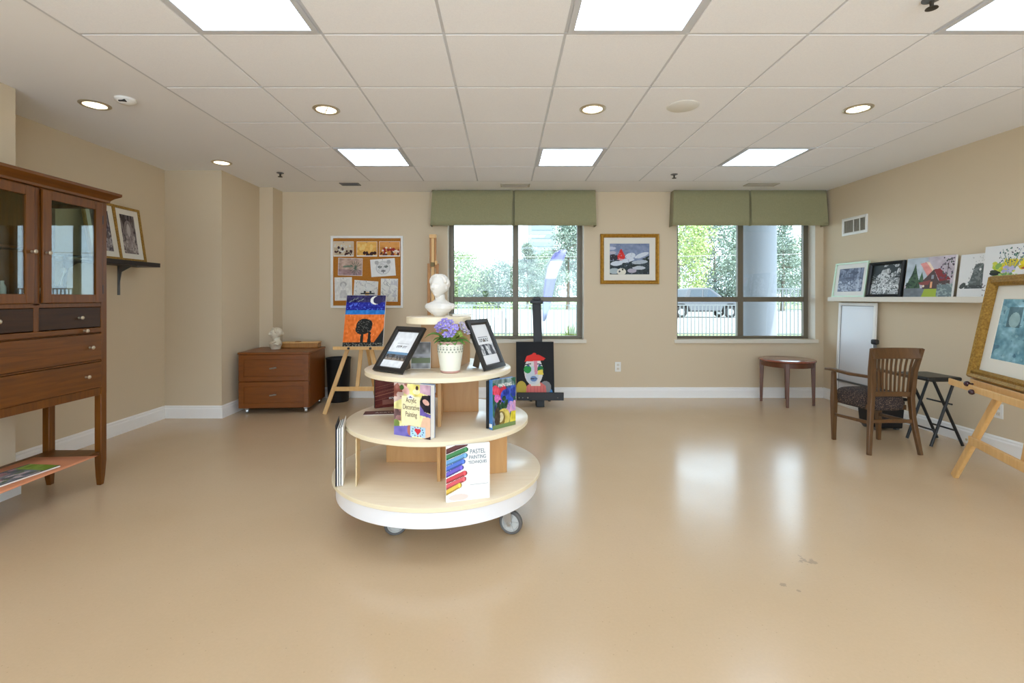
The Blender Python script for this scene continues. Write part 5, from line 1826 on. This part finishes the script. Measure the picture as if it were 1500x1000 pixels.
# spiral sketchbooks at the left edge of the bottom tier
sb = thing('sketch_book', 'black covered sketch book with striped page edges standing on the left of the bottom tier', 'book', (-.832, 2.49, .2725), (0, 0, R(104)), 'art books on the round display')
L_ = .20
for y0, m_ in ((0, M_paper), (.036, M_black)):
    MB().span((0, y0, 0), (L_, y0 + .003, .318)).build('cover_board', m_, sb, world=False, bevel=.001)
for k in range(6):
    y0 = .0035 + k * .0054
    MB().span((.002, y0, .003), (L_ - .004, y0 + (.0052 if k % 2 == 0 else .003), .304 - .002 * k)).build('page_block', M_page if k % 2 == 0 else mat('page_edge_slate', (70, 76, 96), .8), sb, world=False)
pbd = MB().span((0, 0, 0), (.15, .005, .245)).build('mount_board', mat('cream_card', (226, 206, 164), .8), origin=(0, 0, 0))
pbd.location = (-.762, 2.487, .2725); pbd.rotation_euler = (0, 0, R(100)); tag(pbd, 'cream mount board standing right of the black sketch book on the bottom tier', 'board')
# ================================================================= outdoors
M_grass = mat('lawn', (92, 118, 60), .9, noise=(4, (112, 134, 74), .35, .7))
M_lot = mat('pale_concrete', (150, 149, 146), .8, noise=(1.5, (142, 141, 138), .35, .7))
M_fence = mat('fence_metal', (104, 108, 108), .6, metal=.1)
MB().span((-60, YB + T, -.12), (80, 15.1, -.01)).build('ground_terrace', M_lot, kind='structure', smooth=0)
MB().span((-60, 15.1, -.12), (80, 17.2, -.008)).build('ground_grass_strip', M_grass, kind='structure', smooth=0)
MB().span((-60, 17.2, -.12), (80, 52, -.01)).build('ground_car_park', M_lot, kind='structure', smooth=0)
MB().span((-160, 52, -.12), (200, 220, -.008)).build('ground_lawn', M_grass, kind='structure', smooth=0)

# canopy slab and column
M_conc = mat('painted_concrete', (128, 130, 134), .8)
cs = MB().span((-6, YB + T, 2.9), (4.97, 9.4, 3.2)).build('canopy', M_conc, kind='structure', smooth=0)
co = thing('concrete_column', 'round grey concrete column outside the right window', 'column', (4.37, 8.3, -.01))
MB().lathe([(0, 0), (.275, 0), (.275, 2.75), (.33, 2.85), (.33, 2.905), (0, 2.905)], (4.37, 8.3, -.005), 48).build('shaft', M_conc, co)


def fence(name, x0, x1, Y, h, label, gate=False):
    t = thing(name, label, 'fence', ((x0 + x1) / 2, Y, -.008))
    n = max(1, round((x1 - x0) / 2.42))
    for k in range(n + 1):
        x = x0 + (x1 - x0) * k / n
        MB().span((x - .032, Y - .032, -.01), (x + .032, Y + .032, h + .03)).build('fence_post', M_fence, t)
    rl = MB()
    for z in (h - .02, h - .16 if gate else .10):
        rl.span((x0, Y - .016, z - .02), (x1, Y + .016, z + .02))
    if gate:
        rl.span((x0, Y - .016, .10), (x1, Y + .016, .14))
    rl.build('rail', M_fence, t)
    for k in range(n):
        a, c = x0 + (x1 - x0) * k / n, x0 + (x1 - x0) * (k + 1) / n
        m = MB()
        q = round((c - a) / .121)
        for i in range(1, q):
            x = a + (c - a) * i / q
            m.span((x - .016, Y - .012, .02), (x + .016, Y + .012, h))
        m.build('picket_panel', M_fence, t)
    if gate:
        for i in range(4):
            x = x0 + (x1 - x0) * (i + .5) / 4
            MB().lathe([(.06, -.008), (.075, -.008), (.075, .008), (.06, .008)], (x, Y, h - .09), 24, axis=(0, 1, 0), closed=True).build('ring_ornament', M_fence, t)


fence('metal_fence', -5.2, 7.9, 15.5, 1.03, 'low black picket fence across the lawn outside the windows')
fence('metal_gate', 8.15, 11.2, 15.2, 1.55, 'taller black picket gate seen right of the concrete column')

# feather banner
fb = thing('feather_banner', 'blue and white feather banner outside the left window', 'banner', (.80, 11, -.01))
Y = 11
pole = [(px(796, Y), Y, 0), (px(795, Y), Y, pz(470, Y)), (px(795, Y), Y, pz(440, Y)), (px(798, Y), Y, pz(410, Y)), (px(802, Y), Y, pz(388, Y)), (px(810.5, Y), Y, pz(372, Y)), (px(819, Y), Y, pz(366, Y)), (px(829, Y), Y, pz(365, Y))]
MB().tube(pole, [.014, .012, .010, .009, .008, .007, .006, .004], 8).build('pole', M_grey, fb)
MB().span((.8 - .2 + .05, Y - .2, -.009), (.8 + .2 + .05, Y + .2, .03)).build('base_plate', M_grey, fb)
Lf = [(795.5, 470), (795, 455), (795.2, 440), (795.8, 424), (798.5, 408), (800.5, 394), (805, 382), (811, 372), (819, 366.5)]
Rt = [(798, 471), (803, 460), (807, 444), (811, 424), (814.5, 408), (819.5, 394), (825, 382), (829, 371), (829, 366)]
cols = ['b', 'b', 'v', 'v', 'w', 'w', 'v', 'v']
vs, fs, ms = [], [], []
for (a, c) in zip(Lf, Rt):
    for f in np.linspace(0, 1, 5):
        x = a[0] + (c[0] - a[0]) * f; y = a[1] + (c[1] - a[1]) * f
        vs.append((px(x, Y), Y + .03 * math.sin(f * 5 + y * .05), pz(y, Y)))
bm_ = MB()
for i in range(len(Lf) - 1):
    bm_.mi = {'b': 0, 'v': 1, 'w': 2}[cols[i]]
    o_ = len(bm_.v)
    bm_.add(vs[i * 5:i * 5 + 10], [(j, j + 1, j + 6, j + 5) for j in range(4)])
fl_ = bm_.build('banner_cloth', [mat('banner_pale_blue', (130, 142, 178), .7), mat('banner_violet', (104, 108, 168), .7), mat('banner_white', (170, 172, 180), .7)], fb)
sd = fl_.modifiers.new('thick', 'SOLIDIFY'); sd.thickness = .004

# pickup truck on the far side of the car park, facing right
tk = thing('pickup_truck', 'silver pickup truck parked behind the fence outside the right window', 'truck', (12.3, 31, -.01))
M_car = mat('car_silver', (84, 87, 92), .5, metal=.1)
M_carg = mat('car_glass', (60, 70, 78), .1)
x0 = 9.36
side = [(x0, .55), (x0, 1.02), (x0 + .1, 1.12), (x0 + 1.75, 1.14), (x0 + 1.85, 1.16), (x0 + 2.05, 1.80), (x0 + 2.2, 1.87), (x0 + 3.3, 1.87), (x0 + 3.5, 1.82), (x0 + 4.25, 1.26), (x0 + 5.5, 1.16), (x0 + 5.75, 1.05), (x0 + 5.82, .62), (x0 + 5.75, .45), (x0 + 5.35, .42), (x0 + 5.2, .72), (x0 + 4.9, .86), (x0 + 4.6, .86), (x0 + 4.32, .72), (x0 + 4.2, .42), (x0 + 2.25, .42), (x0 + 2.12, .72), (x0 + 1.82, .86), (x0 + 1.52, .86), (x0 + 1.25, .72), (x0 + 1.1, .46)]
MB().prism(side, 30.1, 31.9, 'y').build('body', M_car, tk, bevel=.04)
for pts in ([(x0 + 2.18, 1.30), (x0 + 2.28, 1.74), (x0 + 2.95, 1.76), (x0 + 2.95, 1.28)], [(x0 + 3.05, 1.28), (x0 + 3.05, 1.76), (x0 + 3.42, 1.74), (x0 + 4.02, 1.28)]):
    MB().prism(pts, 30.085, 30.2, 'y').build('side_window', M_carg, tk)
MB().add([(x0 + 3.56, 30.2, 1.78), (x0 + 4.2, 30.2, 1.30), (x0 + 4.2, 31.8, 1.30), (x0 + 3.56, 31.8, 1.78), (x0 + 3.60, 30.2, 1.81), (x0 + 4.25, 30.2, 1.32), (x0 + 4.25, 31.8, 1.32), (x0 + 3.60, 31.8, 1.81)], [(0, 1, 2, 3), (4, 7, 6, 5), (0, 4, 5, 1), (2, 6, 7, 3), (1, 5, 6, 2), (0, 3, 7, 4)]).build('windscreen', M_carg, tk)
MB().span((x0 + .3, 30.46, .36), (x0 + 5.4, 31.54, .95)).build('chassis', M_darkcloth, tk)
for xw in (x0 + 1.67, x0 + 4.75):
    for yw in (30.2, 31.8):
        w_ = MB().lathe([(.2, -.11), (.34, -.11), (.37, -.07), (.37, .07), (.34, .11), (.2, .11)], (xw, yw, .36), 32, axis=(0, 1, 0), closed=True).build('wheel', M_darkcloth, tk)
        MB().lathe([(0, -.10), (.21, -.10), (.21, .1), (0, .1)], (xw, yw, .36), 24, axis=(0, 1, 0)).build('hub', M_steel, w_)
MB().span((x0 + 5.74, 30.3, .5), (x0 + 5.90, 31.7, .66)).build('bumper', M_steel, tk, bevel=.02)
MB().span((x0 + 5.62, 30.12, .86), (x0 + 5.80, 30.45, 1.02)).build('headlamp', M_white, tk, bevel=.02)

# tower block far away, distance haze put into its wall and window colours
tw = thing('tower_block', 'pale grey tower block in the distance behind the trees', 'building', (13.2, 170, -.01))
MB().span((8.6, 165, -.01), (17.5, 176, 46)).build('tower_wall', mat('tower_haze', (132, 138, 146), .8), tw, smooth=0)
M_tw = mat('tower_window', (118, 126, 136), .4)
for k in range(16):
    MB().span((9.4, 164.9, 2 + k * 2.8), (16.7, 165.05, 3.4 + k * 2.8)).build('window_band', M_tw, tw, smooth=0)

# overhead cable
MB_ = MB().tube([(-20, 34, 4.2), (0, 34, 4.12), (12, 34, 4.15), (34, 34, 4.6)], .02, 6)
tag(MB_.build('overhead_cable', M_lot), 'thin pale overhead cable in front of the trees outside', 'cable')


# ------------------------------------------------------------------- trees
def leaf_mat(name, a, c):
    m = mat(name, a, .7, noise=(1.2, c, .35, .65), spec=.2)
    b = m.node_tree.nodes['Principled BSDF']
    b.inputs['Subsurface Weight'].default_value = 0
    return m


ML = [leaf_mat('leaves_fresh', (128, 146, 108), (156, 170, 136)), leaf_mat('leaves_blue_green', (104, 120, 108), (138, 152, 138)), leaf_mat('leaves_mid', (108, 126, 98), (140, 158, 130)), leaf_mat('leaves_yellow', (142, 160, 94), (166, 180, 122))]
M_bark = mat('bark', (112, 100, 88), .9)


def tree(name, label, X, Y, H, W, kind, m, seed, n=13000, z0=.25, group='trees beyond the car park'):
    rng = np.random.default_rng(seed)
    t = thing(name, label, 'tree', (X, Y, -.01), group=group)
    MB().tube([(X, Y, -.01), (X + .1, Y, H * .35), (X, Y, H * .8)], [H * .022, H * .016, H * .004], 8).build('trunk', M_bark, t)
    br = MB()
    for k in range(9):
        a = rng.random() * 6.28; z = H * (.25 + .5 * rng.random())
        l = W * .4
        br.tube([(X, Y, z), (X + l * math.cos(a), Y + l * math.sin(a), z + l * (.5 if kind != 'cone' else -.05))], [H * .007, H * .002], 6)
    br.build('branch_set', M_bark, t)
    # clusters of leaf cards
    nc = 130
    u = rng.random(nc)
    if kind == 'cone':
        hz = z0 + (1 - z0) * u ** .8
        rad = (1 - hz) ** .8 * (.55 + .45 * rng.random(nc)) / (1 - z0) ** .8
    else:
        hz = z0 + (1 - z0) * u
        rad = np.sqrt(np.clip(1 - ((hz - (z0 + 1) / 2) / ((1 - z0) / 2)) ** 2, 0, 1)) * (.45 + .55 * rng.random(nc))
    an = rng.random(nc) * 2 * np.pi
    cc = np.stack([X + rad * np.cos(an) * W / 2, Y + rad * np.sin(an) * W / 2, hz * H], 1)
    ci = rng.integers(0, nc, n)
    sg = W * (.075 if kind != 'cone' else .06)
    c = cc[ci] + rng.normal(size=(n, 3)) * sg * np.array([1, 1, .8])
    a = rng.normal(size=(n, 3)); a /= np.linalg.norm(a, axis=1)[:, None]
    b_ = np.cross(a, rng.normal(size=(n, 3))); b_ /= np.linalg.norm(b_, axis=1)[:, None]
    s = (rng.random(n) * .5 + .75)[:, None] * W * .0155
    q = np.stack([c - a * s, c + b_ * s * .6, c + a * s, c - b_ * s * .6], 1).reshape(-1, 3)
    me = bpy.data.meshes.new('crown')
    me.vertices.add(len(q)); me.vertices.foreach_set('co', (q - np.array([X, Y, -.01])).astype(np.float32).ravel())
    me.loops.add(4 * n); me.loops.foreach_set('vertex_index', np.arange(4 * n, dtype=np.int32))
    me.polygons.add(n); me.polygons.foreach_set('loop_start', np.arange(0, 4 * n, 4, dtype=np.int32))
    me.update(calc_edges=True); me.validate()
    me.materials.append(m)
    o = bpy.data.objects.new('crown', me); COL.objects.link(o); o.parent = t


A = 'deciduous_tree'; C = 'conifer_tree'
TR = [
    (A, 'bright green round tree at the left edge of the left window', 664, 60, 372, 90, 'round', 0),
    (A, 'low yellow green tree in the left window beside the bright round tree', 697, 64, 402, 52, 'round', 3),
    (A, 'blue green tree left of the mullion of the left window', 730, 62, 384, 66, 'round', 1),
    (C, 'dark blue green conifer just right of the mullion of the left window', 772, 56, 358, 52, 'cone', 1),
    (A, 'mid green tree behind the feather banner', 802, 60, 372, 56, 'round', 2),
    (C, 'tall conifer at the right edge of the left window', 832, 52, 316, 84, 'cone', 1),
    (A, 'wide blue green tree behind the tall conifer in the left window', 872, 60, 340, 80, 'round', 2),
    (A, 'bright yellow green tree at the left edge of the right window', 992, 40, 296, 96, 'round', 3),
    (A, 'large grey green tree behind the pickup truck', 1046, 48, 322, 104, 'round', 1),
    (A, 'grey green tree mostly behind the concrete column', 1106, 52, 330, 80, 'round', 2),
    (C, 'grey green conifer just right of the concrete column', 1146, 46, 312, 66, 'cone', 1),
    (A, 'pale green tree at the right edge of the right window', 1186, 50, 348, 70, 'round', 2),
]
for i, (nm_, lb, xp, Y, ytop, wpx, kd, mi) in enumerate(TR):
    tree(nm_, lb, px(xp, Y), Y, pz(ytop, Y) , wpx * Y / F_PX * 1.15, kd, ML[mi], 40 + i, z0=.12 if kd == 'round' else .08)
sh_ = thing('grass_clump', 'bright green grass clump outside the lower right corner of the left window', 'plant', (1.55, 11.2, -.01))
gm = MB()
for k in range(120):
    a = random.random() * 6.28; r = random.random() * .22
    b0 = Vector((1.55 + r * math.cos(a), 11.2 + r * math.sin(a), -.01)); d = Vector((math.cos(a), math.sin(a), 0)) * random.uniform(.05, .25); h = random.uniform(.35, .75)
    s_ = Vector((-math.sin(a), math.cos(a), 0)) * .012
    gm.add([b0 - s_, b0 + s_, b0 + d * .4 + Vector((0, 0, h * .7)) + s_ * .7, b0 + d + Vector((0, 0, h)), b0 + d * .4 + Vector((0, 0, h * .7)) - s_ * .7], [(0, 1, 2, 3, 4)])
gm.build('blade_tuft', M_grass, sh_)

# =============================================================== light, camera
w = bpy.data.worlds.new('World'); SC.world = w; w.use_nodes = True
bg = w.node_tree.nodes['Background']
bg.inputs['Color'].default_value = (.665, .83, 1, 1)
bg.inputs['Strength'].default_value = 3.8
sl = bpy.data.lights.new('sun', 'SUN'); sl.energy = 7.5; sl.angle = R(.6); sl.color = (1, .96, .9)
so = bpy.data.objects.new('sun', sl); COL.objects.link(so)
so.rotation_euler = Vector((.22, -.33, .92)).to_track_quat('Z', 'Y').to_euler()

cam = bpy.data.cameras.new('camera'); co_ = bpy.data.objects.new('camera', cam); COL.objects.link(co_)
co_.location = (0, 0, CAM_H); co_.rotation_euler = (R(90), 0, 0)
cam.sensor_width = 36; cam.lens = F_PX / 1500 * 36
cam.shift_x = 11 / 1500; cam.shift_y = -64 / 1500
cam.clip_start = .05; cam.clip_end = 500
SC.camera = co_
SC.view_settings.view_transform = 'Standard'
SC.view_settings.look = 'None'
SC.view_settings.gamma = 1
SC.view_settings.use_curve_mapping = False
SC.view_settings.exposure = 0.68
SC.cycles.max_bounces = 10
SC.cycles.diffuse_bounces = 6
SC.cycles.transparent_max_bounces = 16
SC.cycles.use_denoising = True
SC.cycles.caustics_reflective = False
SC.cycles.caustics_refractive = False
SC.cycles.sample_clamp_indirect = 6
